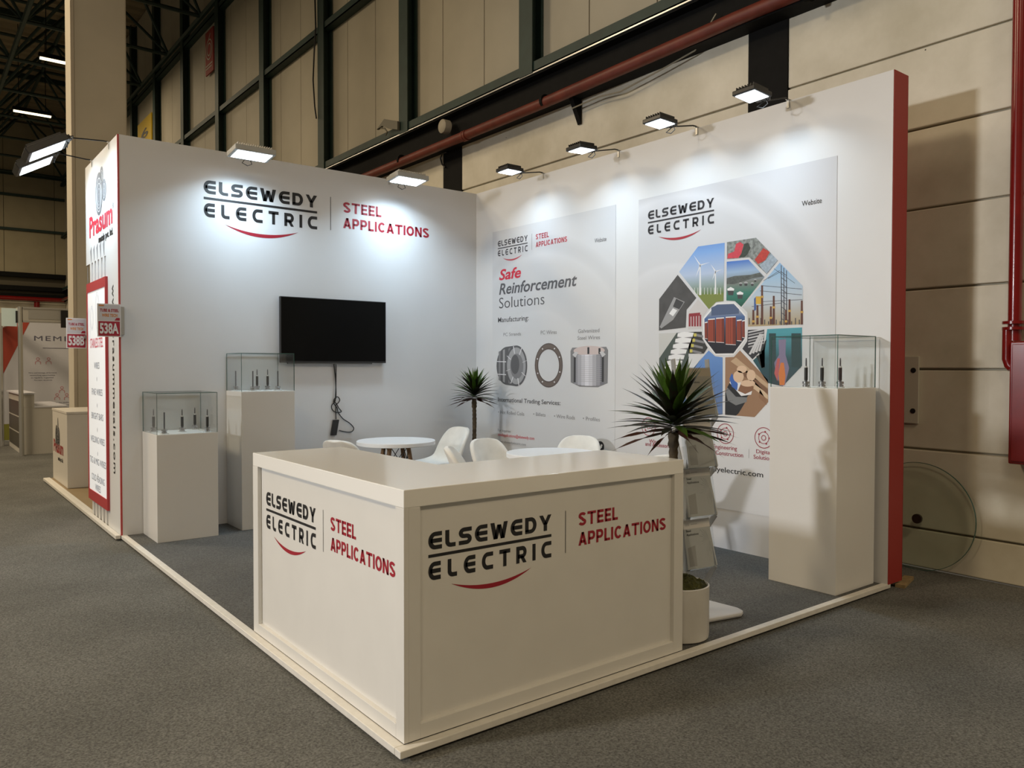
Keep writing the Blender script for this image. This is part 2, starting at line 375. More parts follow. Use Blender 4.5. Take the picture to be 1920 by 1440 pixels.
# --- upper cladding with green frame
wu = box('wall_upper', XW+.05, XW+.2, -12, 40, 4.96, 12.6, mat('panel_joint', (.12, .105, .075), .9)); tag(wu, 'cream clad upper hall wall with green steel frame', kind='structure')
y = -11.17
while y < 39:
    box('cladding_panel', XW, XW+.05, y+.007, y+.993, 4.97, 12.5, CREAM, wu, bevel=.004); y += 1.0
FR = (XW-.18-CAM.x)/(XW-CAM.x)                  # the frame stands proud of the cladding
fy = lambda y: CAM.y+(y-CAM.y)*FR
fz = lambda z: CAM.z+(z-CAM.z)*FR
for k in range(-4, 12):
    yc = fy(4.965+2.985*k)
    mb = MB().box(XW-.18, XW-.165, yc-.125, yc+.125, 4.96, 12.4).box(XW-.165, XW-.03, yc-.006, yc+.006, 4.96, 12.4).box(XW-.03, XW-.001, yc-.125, yc+.125, 4.96, 12.4)
    mb.build('frame_post', GREEN, wu)
for z in (5.13, 7.66, 10.15):
    z = fz(z)
    mb = MB().box(XW-.16, XW-.001, -12, 39.9, z-.05, z-.035).box(XW-.16, XW-.145, -12, 39.9, z-.05, z+.07)
    mb.build('girt', GREEN, wu)
# --- far end wall
YB = 39.4
wf = box('wall_far', -16, XW, YB, YB+.2, FZ, 4.45, CONC); tag(wf, 'pale concrete wall at the far end of the hall', kind='structure')
wf2 = box('wall_far_upper', -16, XW, YB+.05, YB+.25, 4.45, 12.6, mat('panel_joint', (.12, .105, .075), .9)); tag(wf2, 'dim cream cladding at the far end of the hall', kind='structure')
CREAMD = mat('cladding_far', (.42, .37, .25), .7, noise=.12, nscale=1.4)
x = -15.8
while x < 4.5:
    box('cladding_panel', x+.01, min(x+1.99, XW), YB, YB+.05, 5.5, 12.5, CREAMD, wf2); x += 2.0
for z in (4.65, 5.0, 5.6): box('ledge_beam', -16, XW, YB-.25, YB+.02, z-.10, z+.10, DKSTEEL, wf2)
for z in (7.66, 9.2, 10.15): box('girt', -16, XW, YB-.14, YB-.001, z-.06, z+.05, GREEN, wf2)
o = MB().tube([(-16, YB-.4, 4.55), (4.5, YB-.4, 4.5)], .10, 10).build('fire_main_pipe', PIPE2, smooth=True)
tag(o, 'long red fire pipe crossing the far end wall of the hall', 'pipe')
o = MB().tube([(3.42, YB-.25, 4.40), (3.42, YB-.25, FZ)], .12, 10).build('fire_riser_pipe', PIPE2, smooth=True)
tag(o, 'thick red vertical pipe beside the pillar on the far wall', 'pipe')
# --- roof: corrugated sheet, space frame of chords and diagonals
mb = MB(); n = 0; yy = -12
prof = []
while yy < 40: prof += [(yy, 12.6), (yy+.22, 12.6), (yy+.27, 12.68), (yy+.49, 12.68), (yy+.54, 12.6)]; yy += .54
for (a, z) in prof: mb.v += [(-16, a, z), (4.8, a, z)]
for i in range(len(prof)-1): mb.f.append([2*i, 2*i+1, 2*i+3, 2*i+2]); mb.m.append(0)
ce = mb.build('ceiling', ROOF); tag(ce, 'corrugated roof sheeting of the hall', kind='structure')
def bar_mesh(name, a, b, r):
    return MB().tube([a, b], r, 6).build(name, GREEN, ce)
xs = [4.44, 1.02, -2.4]; ZL, ZU = 10.1, 12.35; ny = 10; y0 = 8.45; dy = 3.02
for x in xs: bar_mesh('truss_chord', (x, y0, ZL), (x, y0+dy*ny, ZL), .065)
for j in range(ny+1): bar_mesh('truss_chord', (xs[-1], y0+dy*j, ZL), (xs[0], y0+dy*j, ZL), .05)
ux = [2.73, -.69]
for x in ux: bar_mesh('truss_chord', (x, y0+dy*.5, ZU), (x, y0+dy*(ny-.5), ZU), .06)
for j in range(ny): bar_mesh('truss_chord', (-4.1, y0+dy*(j+.5), ZU), (4.5, y0+dy*(j+.5), ZU), .05)
dproto = {}
for x in ux:
    for j in range(ny):
        t = Vector((x, y0+dy*(j+.5), ZU))
        for sx in (-1.71, 1.71):
            for sy in (-dy/2, dy/2):
                key = (sx, sy)
                if key not in dproto:
                    d = MB().tube([(0, 0, 0), (sx, sy, ZL-ZU)], .042, 6).build('truss_diagonal', GREEN, ce, local=True); dproto[key] = d
                else:
                    d = dproto[key].copy(); COL.objects.link(d)
                d.location = t
for j in range(0, ny, 2):                       # purlins running under the sheet
    box('purlin', -16, 4.6, y0+dy*j-.05, y0+dy*j+.05, 12.42, 12.6, GREEN, ce)
for (x0, y0_, lx, lb) in [(1.54, 22.0, 1.25, 'yellowish strip lamp under the roof, half hidden by the pillar'), (1.47, 27.6, 1.06, 'yellowish strip lamp under the roof, lower left of the pillar')]:
    L = thing('ceiling_lamp', (x0+lx/2, y0_, 9.8), lb, 'lamp', 'strip lamps under the hall roof')
    box('lamp_housing', x0-.03, x0+lx+.03, y0_-.09, y0_+.09, 9.79, 9.90, DKSTEEL, L)
    box('lamp_tube', x0, x0+lx, y0_-.05, y0_+.05, 9.745, 9.79, LENSW, L)
    MB().tube([(x0+.15, y0_, 9.9), (x0+.15, y0_, 12.6)], .012, 5).tube([(x0+lx-.15, y0_, 9.9), (x0+lx-.15, y0_, 12.6)], .012, 5).build('hanger_rod', DKSTEEL, L)
    area('strip_light', (x0+lx/2, y0_, 9.73), (0, 0, -1), lx, .1, 60, WARM)
# air duct box at far left under the roof
o = box('air_duct', -1.2, .98, 30.2, 31.4, 9.55, 10.6, PILLAR); tag(o, 'pale box duct hanging under the roof at far left', 'duct')
# --- pillar
p = box('pillar', .438, 1.16, 10.0, 10.48, FZ, 12.6, PILLAR, bevel=.02); tag(p, 'pale plastered square pillar behind the neighbouring booth', kind='structure')
box('corner_guard', .434, .475, 9.992, 10.0, FZ, 12.6, mat('guard', (.50, .44, .36), .7), p)
# --- fire pipes on the side wall
t = thing('fire_pipe', (4.38, 4, 4.6), 'long dull red pipe running along the black ledge above the booth', 'pipe')
MB().tube([(4.38, -12, 4.60), (4.38, 1.7, 4.57), (4.38, 4.3, 4.52), (4.38, 9, 4.50), (4.38, 38.6, 4.50)], .062, 14).build('pipe_run', PIPE, t, smooth=True)
for y in (1.0, 4.32, 7.6, 10.9, -2.2): MB().tube([(4.38, y-.02, 4.535), (4.38, y+.02, 4.535)], .075, 14).box(4.37, 4.42, y-.01, y+.01, 4.57, 4.60).build('pipe_clamp', DKSTEEL, t)
for y in (5.9, 5.95): MB().tube([(4.38, y-.02, 4.51), (4.38, y+.02, 4.51)], .072, 14).build('pipe_coupling', PIPE, t, smooth=True)
t = thing('riser_pipe', (4.45, -.52, 1.6), 'glossy red vertical pipe on the concrete wall at right edge', 'pipe')
MB().tube([(4.52, -.494, 1.665), (4.52, -.494, 4.48)], .042, 14).build('pipe_run', PIPE2, t, smooth=True)
MB().tube([(4.52, -.494, 1.74), (4.52, -.494, 1.76)], .075, 16).tube([(4.52, -.494, 1.78), (4.52, -.494, 1.80)], .075, 16).build('pipe_flange', PIPE2, t, smooth=True)
MB().tube([(4.49, -.462, 1.74), (4.49, -.462, 1.54), (4.49, -.475, 1.50), (4.49, -.495, 1.48)], .033, 10).build('pipe_elbow', PIPE2, t, smooth=True)
t = thing('hose_cabinet', (4.5, -.8, .83), 'glossy red fire hose cabinet below the vertical pipe', 'cabinet')
box('cabinet_body', 4.42, 4.605, -1.25, -.50, .83, 1.66, PIPE2, t, bevel=.01)
box('cabinet_door', 4.408, 4.42, -1.23, -.52, .85, 1.64, PIPE2, t, bevel=.004)
box('door_handle', 4.395, 4.408, -1.18, -1.15, 1.2, 1.3, CHROME, t)
t = thing('wall_plate', (XW, .33, 1.05), 'flat beige metal plate with black holes beside the red wall end', 'plate')
box('plate', XW-.02, XW-.006, .175, .62, 1.054, 1.567, mat('plate_paint', (.58, .56, .48), .5), t, bevel=.004)
for z in (1.15, 1.46): MB().tube([(XW-.021, .215, z), (XW-.024, .215, z)], .02, 12).build('plate_hole', BLACK, t)
t = thing('glass_disc', (4.52, .15, FZ), 'round glass table top leaning against the concrete wall', 'glass')
def disc_x(x, cy, cz, r, th, n=48):
    mb = MB().tube([(x-th/2, cy, cz), (x+th/2, cy, cz)], r, n); return mb
disc_x(4.545, .145, FZ+.405, .405, .008, 64).build('glass_pane', GLASS2, t)
mb = MB(); n = 64
for k in range(n):
    a = 2*math.pi*k/n; 
    for r in (.403, .407): mb.v += [(4.54, .145+r*math.cos(a), FZ+.405+r*math.sin(a)), (4.551, .145+r*math.cos(a), FZ+.405+r*math.sin(a))]
for k in range(n):
    a = 4*k; b = 4*((k+1) % n); mb.f += [[a, b, b+2, a+2], [a+2, b+2, b+3, a+3]]; mb.m += [0, 0]
mb.build('glass_rim', GLED, t)
disc_x(4.53, .145, .342, .036, .02, 24).build('metal_boss', mat('dark_boss', (.12, .10, .08), .3, metal=.8), t)
o = MB().obox((4.08, .02, FZ+.012), (.14, .035, 0), (-.008, .03, 0), (0, 0, .012)).build('wooden_batten', RAWWOOD); tag(o, 'raw wooden batten on the floor behind the red wall end', 'batten')
# small things high on the wall
t = thing('hall_sign', (4.4, 24, 8.9), 'yellow hall number sign with black 6 above the wall corner', 'sign')
f = Face(0, XW-.06, 1); a = f.px(258, 236); b = f.px(284, 262)
box('sign_board', XW-.06, XW-.03, -b[0]+.0, -a[0], b[1]-.5, a[1], mat('sign_yellow', (.62, .42, .01), .6), t)
q = f.px(265, 258); q2 = f.px(278, 258); q3 = f.px(271, 242); text(f, 'lettering', '6', q[0], (q[1]+q2[1])/2, q3[1]-(q[1]+q2[1])/2, q2[0]-q[0], BLACK, t, off=.02, d=.006)
t = thing('fire_hose_sign', (4.4, 17.4, 9), 'red sign with white hose symbol high on the green frame', 'sign')
f = Face(0, XW-.08, 1); a = f.px(385, 64); b = f.px(400, 130)
box('sign_board', XW-.08, XW-.05, -b[0], -a[0], b[1], a[1], mat('sign_red', (.30, .03, .02), .6), t)
cx, cz = (a[0]+b[0])/2, (a[1]+b[1])/2
SW = mat('sign_white', (.5, .47, .38), .6)
for r in (.13, .22): f.tris('hose_symbol', [(cx+(r+q)*math.cos(k*math.pi/12), cz+.05+(r+q)*math.sin(k*math.pi/12)) for k in range(24) for q in (0, .03)], [(2*k, 2*k+1, 2*((k+1) % 24)+1, 2*((k+1) % 24)) for k in range(24)], SW, t, .006)
for Q_ in ([(cx-.05, cz+.3), (cx, cz+.3), (cx+.12, cz+.42), (cx+.08, cz+.42)], [(cx-.25, cz-.30), (cx+.25, cz-.30), (cx+.25, cz-.33), (cx-.25, cz-.33)], [(cx-.25, cz-.37), (cx+.2, cz-.37), (cx+.2, cz-.40), (cx-.25, cz-.40)]): f.poly('sign_stroke', [Q_], SW, t, .006)
t = thing('wall_bracket', (4.45, 8.6, 5.6), 'grey curved metal bracket on a green post above the flood lamp', 'bracket')
f = Face(0, 4.38, 1); g = mat('bracket_grey', (.16, .15, .12), .6)
P = [f.px(*q) for q in [(706, 243), (720, 223), (745, 227), (745, 243), (728, 241), (716, 236)]]
mb = MB(); k = len(P); mb.v = [(4.38, -u, v) for u, v in P]+[(4.42, -u, v) for u, v in P]
mb.f = [list(range(k)), [2*k-1-i for i in range(k)]]+[[i, (i+1) % k, k+(i+1) % k, k+i] for i in range(k)]; mb.m = [0]*(k+2); mb.build('bracket_plate', g, t)
MB().tube([(4.40, -f.px(*q)[0], f.px(*q)[1]) for q in [(712, 240), (719, 240), (724, 247), (721, 254)]], .012, 6).build('bracket_hook', g, t)
o = thing('round_siren', (4.40, 7, 4.9), 'round beige siren disc on the black ledge above the pipe', 'siren')
f = Face(0, 4.42, 1); a = f.px(831, 237)
MB().tube([(4.40, -a[0], a[1]), (4.50, -a[0], a[1])], .095, 20).build('siren_body', PILLAR, o, smooth=True)
MB().tube([(4.385, -a[0], a[1]), (4.40, -a[0], a[1])], [.075, .095], 20).build('siren_cap', mat('siren_cap', (.40, .36, .28), .6), o, smooth=True)
f = Face(0, 4.40, 1)
o = MB().tube([(4.40, -f.px(*q)[0], f.px(*q)[1]) for q in [(590, -20), (592, 50), (589, 100), (587, 150), (590, 200), (593, 222)]], .014, 6).build('hanging_cable', BLKPL, smooth=True)
tag(o, 'black cable hanging down beside a green post on the upper wall', 'cable')
o = MB().tube([(4.50, -f.px(*q)[0], f.px(*q)[1]) for q in [(1330, 20), (1290, 90), (1220, 130), (1150, 168), (1110, 178), (1060, 200)]], .008, 6).build('slack_cable', mat('pale_cable', (.3, .27, .2), .6), smooth=True)
tag(o, 'thin pale cable sagging below the long red pipe', 'cable')
f = Face(0, 4.57, 1)
o = MB().tube([(4.57, -f.px(*q)[0], f.px(*q)[1]) for q in [(838, 285), (829, 288), (826, 297), (829, 308), (835, 314)]], .012, 6).build('cable_loop', BLKPL, smooth=True)
tag(o, 'black cable loop beside the black steel column above the wall corner', 'cable')

# ================================================================== BOOTH SHELL
pf = tag(box('floor_booth', .04, BX, .04, A, -.028, -.004, CARPETB), 'grey carpeted platform floor of the booth', kind='structure')
tr = thing('trim_1', (0, 0, 0), 'white painted timber edging around the platform', None); tr['kind'] = 'structure'
box('edge_board', .0, 3.84, .0, .045, -.030, 0, TRIMW, tr, bevel=.003)
box('edge_board', .0, .045, .046, A+.0, -.030, 0, TRIMW, tr, bevel=.003)
mb = MB()
for k in range(10): mb.box(.10+.37*k, .20+.37*k, .07, .15, FZ, -.03)
for k in range(12): mb.box(.07, .15, .3+.38*k, .4+.38*k, FZ, -.03)
mb.build('support_block', DKSTEEL, tr)
# left wall (carries the big lettering and the television)
wl = box('wall_left', .012, BX+.2, A, A+.06, -.004, H, WHITE); tag(wl, 'white booth wall with large lettering and television', kind='structure')
box('edge_strip', .004, .012, A-.001, A+.06, -.004, H, mat('red_edge', (.48, .05, .05), .5), wl)
fA = Face(1, A, 1); logo(fA, (.7205, 2.862), 1.111, .338, wl)
# right wall (carries the two posters)
wr = box('wall_right', BX, BX+.196, .004, A, -.004, H, WHITE); tag(wr, 'white booth wall with two printed posters', kind='structure')
box('end_panel', BX+.004, BX+.198, .0, .004, -.004, H+.001, RED, wr)
box('outer_panel', BX+.196, BX+.2, .0, A, -.004, H, RED, wr)

# ================================================================== POSTERS
def poster_material(name, base, ring, cx, cz, axis_y=True):
    m = mat(name, base, .45); nt = m.node_tree; b = nt.nodes['Principled BSDF']
    tc = nt.nodes.new('ShaderNodeTexCoord'); sep = nt.nodes.new('ShaderNodeSeparateXYZ'); nt.links.new(tc.outputs['Object'], sep.inputs[0])
    def M(op, a, bb):
        n = nt.nodes.new('ShaderNodeMath'); n.operation = op
        for i, q in enumerate((a, bb)):
            if q is None: continue
            if isinstance(q, (int, float)): n.inputs[i].default_value = q
            else: nt.links.new(q, n.inputs[i])
        return n.outputs[0]
    dy = M('SUBTRACT', sep.outputs[1], cx); dz = M('SUBTRACT', sep.outputs[2], cz)
    r = M('SQRT', M('ADD', M('MULTIPLY', dy, dy), M('MULTIPLY', dz, dz)), None)
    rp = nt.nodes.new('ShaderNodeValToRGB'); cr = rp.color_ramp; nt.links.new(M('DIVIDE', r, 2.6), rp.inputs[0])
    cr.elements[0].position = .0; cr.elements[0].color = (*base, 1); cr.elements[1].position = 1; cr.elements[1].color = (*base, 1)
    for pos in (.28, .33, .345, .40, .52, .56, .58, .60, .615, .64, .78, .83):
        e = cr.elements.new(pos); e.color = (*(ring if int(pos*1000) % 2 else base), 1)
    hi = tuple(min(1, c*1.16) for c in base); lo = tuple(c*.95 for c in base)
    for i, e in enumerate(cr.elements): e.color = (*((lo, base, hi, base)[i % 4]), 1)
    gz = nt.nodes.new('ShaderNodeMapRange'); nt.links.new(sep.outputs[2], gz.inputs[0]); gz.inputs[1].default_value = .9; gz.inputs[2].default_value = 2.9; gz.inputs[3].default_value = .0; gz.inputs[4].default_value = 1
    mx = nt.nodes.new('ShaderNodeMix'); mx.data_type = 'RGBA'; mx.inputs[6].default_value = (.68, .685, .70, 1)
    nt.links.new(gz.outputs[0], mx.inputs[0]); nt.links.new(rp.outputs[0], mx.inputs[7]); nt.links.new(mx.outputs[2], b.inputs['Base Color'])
    return m
fB = Face(0, BX, 1); fP = Face(0, BX-.003, 1)
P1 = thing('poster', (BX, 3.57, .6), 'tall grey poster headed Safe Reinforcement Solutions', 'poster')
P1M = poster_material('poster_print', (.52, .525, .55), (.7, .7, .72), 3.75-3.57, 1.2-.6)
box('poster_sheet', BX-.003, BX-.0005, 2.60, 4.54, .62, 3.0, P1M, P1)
LB = mat('poster_logo_ink', (.07, .07, .08), .5); LR = mat('poster_logo_red', (.50, .07, .09), .5)
logo(fP, (-4.438, 2.715), .53, .172, P1, dark=LB, red=LR, weight=.21)
def T1(s, bl, br, top, m, **k): return ptext(fP, 'lettering', s, bl, br, top, m, P1, **k)
T1('Website', (1115, 455), (1137, 452), (1115, 447), GREYTX)
T1('Safe', (936, 525), (977, 520), (936, 506), BRRED, off=.022, shear=.22)
T1('Reinforcement', (936, 551), (1082, 537), (936, 531), GREYTX, off=.018, shear=.22)
T1('Solutions', (936, 578), (1021, 571), (936, 558), GREYTX, off=-.006)
T1('Manufacturing:', (934, 605), (991, 600), (934, 596), GREYTX, off=.008)
T1('PC Strands', (944, 630), (977, 629), (944, 624), MIDTX)
T1('PC Wires', (1014, 627), (1044, 626), (1014, 620), MIDTX)
T1('Galvanized', (1084, 624), (1124, 623), (1084, 617), MIDTX)
T1('Steel Wires', (1083, 637), (1125, 636), (1083, 630), MIDTX)
T1('International Trading Services:', (934, 753), (1051, 759), (934, 745.5), GREYTX, off=.012)
T1('• Hot Rolled Coils', (934, 776), (983, 779), (934, 769.5), MIDTX)
T1('• Billets', (1000, 779), (1023, 781.5), (1000, 772.5), MIDTX)
T1('• Wire Rods', (1039, 783), (1078, 787), (1039, 776), MIDTX)
T1('• Profiles', (1093, 787), (1125, 791), (1093, 780), MIDTX)
T1('For inquiries:', (934, 809), (958, 811), (934, 804), MIDTX)
T1('steelapplications@elsewedy.com', (934, 818), (1002, 824), (934, 812.5), BRRED, off=.006)
T1('www.elsewedyelectric.com', (934, 830), (986, 835), (934, 825.5), MIDTX)
def ell(cx, cy, rx, ry, n=36): return [(cx+rx*math.cos(2*math.pi*k/n), cy+ry*math.sin(2*math.pi*k/n)) for k in range(n)]
def annulus(face, name, cx, cy, rx, ry, ix, iy, m, parent, d, n=40, dx=0):
    V = []
    for k in range(n):
        a = 2*math.pi*k/n; V += [(cx+rx*math.cos(a), cy+ry*math.sin(a)), (cx+dx+ix*math.cos(a), cy+iy*math.sin(a))]
    return face.tris(name, V, [(2*k, 2*k+1, 2*((k+1) % n)+1, 2*((k+1) % n)) for k in range(n)], m, parent, d)
def pxc(f, x, y): return f.px(x, y)
STG = [flat('print_grey_%d' % g, (g, g, g+3)) for g in (60, 95, 130, 165, 200, 225)]
# coil of strand (left picture)
cx, cy = pxc(fP, 966, 686); Q = Squash(fP, cy, .53)
o = Q.poly('coil_picture', [ell(cx-.14, cy, .20, .40)], STG[1], P1, .0010); tag(o, 'printed picture of a grey steel strand coil')
Q.poly('coil_picture', [[(cx-.14, cy+.40), (cx+.02, cy+.42), (cx+.02, cy-.42), (cx-.14, cy-.40)]], STG[1], P1, .0011)
for k, u in enumerate((-.30, -.22, -.12, -.03)): Q.poly('coil_picture', [[(cx+u, cy+.30+.03*k), (cx+u+.035, cy+.32+.03*k), (cx+u+.035, cy-.32-.03*k), (cx+u, cy-.30-.03*k)]], STG[(2, 3, 2, 0)[k]], P1, .0014)
Q.poly('coil_picture', [ell(cx+.02, cy, .19, .42)], STG[3], P1, .0018)
annulus(Q, 'coil_picture', cx+.02, cy, .19, .42, .165, .38, STG[1], P1, .0021)
Q.poly('coil_picture', [ell(cx+.03, cy-.01, .115, .26)], STG[2], P1, .0024)
Q.poly('coil_picture', [ell(cx-.0, cy+.03, .075, .2)], STG[1], P1, .0026)
for a in range(0, 360, 45):
    c, s = math.cos(math.radians(a+15)), math.sin(math.radians(a+15))
    Q.poly('coil_picture', [[(cx+.02+.11*c-.006, cy+.26*s), (cx+.02+.19*c-.006, cy+.42*s), (cx+.02+.19*c+.008, cy+.42*s), (cx+.02+.11*c+.008, cy+.26*s)]], STG[5], P1, .0029)
for v in (.10, -.17): Q.poly('coil_picture', [[(cx-.33, cy+v), (cx-.16, cy+v-.005), (cx-.16, cy+v-.025), (cx-.33, cy+v-.015)]], STG[5], P1, .0029)
# wire ring (middle picture)
cx, cy = pxc(fP, 1028.5, 685); Q = Squash(fP, cy, .575)
BR1 = flat('print_brown', (112, 100, 94)); BR2 = flat('print_dark_brown', (84, 74, 70))
annulus(Q, 'ring_picture', cx, cy, .222, .40, .166, .29, BR1, P1, .0012); annulus(Q, 'ring_picture', cx, cy, .222, .40, .212, .385, BR2, P1, .0015); annulus(Q, 'ring_picture', cx, cy, .178, .305, .166, .29, BR2, P1, .0015)
for a in (25, 60, 120, 160, 205, 240, 300, 340):
    c, s = math.cos(math.radians(a)), math.sin(math.radians(a)); Q.poly('ring_picture', [ell(cx+.19*c, cy+.345*s, .011, .014, 8)], STG[5], P1, .0018)
# galvanized wire spool (right picture)
cx, cy = pxc(fP, 1104, 686); Q = Squash(fP, cy, .55); SP = [flat('spool_%d' % g, (g, g, g+8)) for g in (150, 175, 200, 222, 205, 178, 150, 120)]
Q.poly('spool_picture', [[(cx-.265, cy+.27), (cx-.24, cy+.33), (cx+.24, cy+.33), (cx+.265, cy+.27), (cx+.26, cy-.30), (cx+.13, cy-.375), (cx-.13, cy-.375), (cx-.26, cy-.30)]], STG[2], P1, .0010)
Q.poly('spool_picture', [ell(cx, cy+.27, .22, .085)], flat('spool_inner', (205, 190, 188)), P1, .0013)
for k in range(8):
    u0 = cx-.21+.0525*k; w0 = .065*math.sqrt(max(0, 1-((k-3.5)/4.4)**2)); Q.poly('spool_picture', [[(u0, cy+.20), (u0+.0525, cy+.20), (u0+.0525, cy-.29-w0), (u0, cy-.29-w0)]], SP[k], P1, .0016)
for k in range(13): Q.poly('spool_picture', [[(cx-.205+.01*(k % 3), cy+.16-.036*k), (cx+.19, cy+.16-.036*k), (cx+.19, cy+.154-.036*k), (cx-.205, cy+.154-.036*k)]], STG[3], P1, .0019)
for (u, v0, v1) in ((-.20, .16, -.30), (.195, .16, -.28), (-.005, .33, .21), (.15, .31, .21)): Q.poly('spool_picture', [[(cx+u-.014, cy+v0), (cx+u+.014, cy+v0), (cx+u+.014, cy+v1), (cx+u-.014, cy+v1)]], STG[0], P1, .0022)
Q.poly('spool_picture', [[(cx-.235, cy+.20), (cx-.19, cy+.26), (cx-.15, cy+.24), (cx-.19, cy+.15)], [(cx+.235, cy+.20), (cx+.19, cy+.26), (cx+.15, cy+.24), (cx+.19, cy+.15)]], STG[4], P1, .0024)
# social media disc
cx, cy = pxc(fP, 1126, 837)
fP.poly('bird_badge', [ell(cx, cy, .050, .050)], BLACK, P1, .0012)
bird = [(-.5, .35), (-.2, .12), (.02, .08), (.05, .32), (.25, .46), (.42, .36), (.58, .42), (.5, .28), (.6, .2), (.46, .15), (.4, -.15), (.15, -.42), (-.2, -.48), (-.55, -.38), (-.28, -.28), (-.48, -.12), (-.35, -.1), (-.55, .08), (-.4, .08)]
fP.poly('bird_badge', [[(cx+.05*x, cy+.05*y) for x, y in bird]], flat('print_white', (215, 215, 215)), P1, .0016)

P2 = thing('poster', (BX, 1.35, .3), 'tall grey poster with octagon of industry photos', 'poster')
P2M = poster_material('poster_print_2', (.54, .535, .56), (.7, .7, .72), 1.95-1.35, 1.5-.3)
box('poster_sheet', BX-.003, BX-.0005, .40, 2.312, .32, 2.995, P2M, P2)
a = fP.px(1215, 441); b = fP.px(1339, 411); tl = fP.px(1215, 397)
logo(fP, (a[0], a[1]+.003), b[0]-a[0], tl[1]-a[1]+.001, P2, steel=False, dark=flat('ink_blue_black', (22, 24, 34)), weight=.225)
ptext(fP, 'lettering', 'Website', (1503.5, 387), (1541, 380), (1503.5, 377.5), BLACK, P2, off=.006)
def K3(*p): return [(1180+x/4.5714, 290+y/4.5714) for x, y in p]
def K4(*p): return [(1180+x/4, 560+y/4) for x, y in p]
def pp(pts): return [fP.px(*q) for q in pts]
def tile(pts, m, d=.0010, label=None):
    o = fP.poly('picture_tile', [pp(pts)], m, P2, d)
    if label: o['label'] = label
def grad(name, stops, z0, z1, nz=0):
    m = mat(name, stops[0], .45); nt = m.node_tree; b = nt.nodes['Principled BSDF']
    tc = nt.nodes.new('ShaderNodeTexCoord'); sep = nt.nodes.new('ShaderNodeSeparateXYZ'); nt.links.new(tc.outputs['Object'], sep.inputs[0])
    g = nt.nodes.new('ShaderNodeMapRange'); g.inputs[1].default_value = z0-.3; g.inputs[2].default_value = z1-.3; nt.links.new(sep.outputs[2], g.inputs[0])
    r = nt.nodes.new('ShaderNodeValToRGB'); cr = r.color_ramp
    cr.elements[0].color = (*stops[0], 1); cr.elements[1].color = (*stops[-1], 1)
    for i, s in enumerate(stops[1:-1]): e = cr.elements.new((i+1)/(len(stops)-1)); e.color = (*s, 1)
    src = g.outputs[0]
    if nz:
        n = nt.nodes.new('ShaderNodeTexNoise'); n.inputs['Scale'].default_value = 14; nt.links.new(tc.outputs['Object'], n.inputs['Vector'])
        ad = nt.nodes.new('ShaderNodeMath'); ad.operation = 'MULTIPLY_ADD'; ad.inputs[1].default_value = nz; nt.links.new(n.outputs[0], ad.inputs[0]); nt.links.new(src, ad.inputs[2])
        sb = nt.nodes.new('ShaderNodeMath'); sb.operation = 'SUBTRACT'; sb.inputs[1].default_value = nz/2; nt.links.new(ad.outputs[0], sb.inputs[0]); src = sb.outputs[0]
    nt.links.new(src, r.inputs[0]); nt.links.new(r.outputs[0], b.inputs['Base Color']); return m
sg = srgb
# wind turbines
tile(K3((590,787),(818,755),(808,1255),(745,1262),(683,1325),(427,1005)), grad('pic_sky', [sg(120,140,60), sg(95,120,50), sg(175,190,215), sg(120,160,215), sg(50,105,190)], 1.90, 2.62), label='printed photo of wind turbines under a blue sky')
tile(K3((583,1200),(809,1188),(808,1255),(745,1262),(683,1325)), flat('pic_field', (118, 130, 62)), .0013)
WP = flat('pic_white', (228, 228, 230))
for (x, y, yb, s) in ((608, 948, 1203, 1.0), (739, 1002, 1195, .72)):
    tile(K3((x-4, y), (x+4, y), (x+9*s, yb), (x-9*s, yb)), WP, .0016)
    tile([K3((x+dx, y+dy))[0] for dx, dy in ((-3, 3), (-57*s, -88*s), (5, -5))], WP, .0016)
    tile([K3((x+dx, y+dy))[0] for dx, dy in ((-2, 5), (85*s, -26*s), (0, -6))], WP, .0016)
    tile([K3((x+dx, y+dy))[0] for dx, dy in ((-5, -2), (-38*s, 105*s), (5, 2))], WP, .0016)
for x in range(560, 800, 28): tile(K3((x-1.5, 1140), (x+1.5, 1140), (x+2, 1198), (x-2, 1198)), WP, .0014)
# heaps of coloured granules
tile(K3((837,750),(1087,712),(1275,908),(1178,1025),(1030,880),(837,897)), mat('pic_granules', sg(150, 155, 152), .5, noise=.7, nscale=40), label='printed photo of red, green and grey granule heaps')
tile(K3((840,890),(848,850),(900,830),(915,765),(950,748),(980,770),(960,850),(935,885)), mat('pic_red', sg(205, 62, 78), .5, noise=.2, nscale=50), .0013)
tile(K3((940,880),(960,850),(985,765),(1020,755),(1040,800),(1010,860),(985,880)), mat('pic_green', sg(50, 62, 54), .5, noise=.5, nscale=50), .0014)
tile(K3((1075,900),(1150,800),(1205,835),(1165,905),(1105,938)), mat('pic_red2', sg(190, 55, 45), .5, noise=.3, nscale=50), .0014)
tile(K3((1115,950),(1170,905),(1215,845),(1272,905),(1178,1020)), mat('pic_ice', sg(165, 180, 195), .5, noise=.35, nscale=40), .0013)
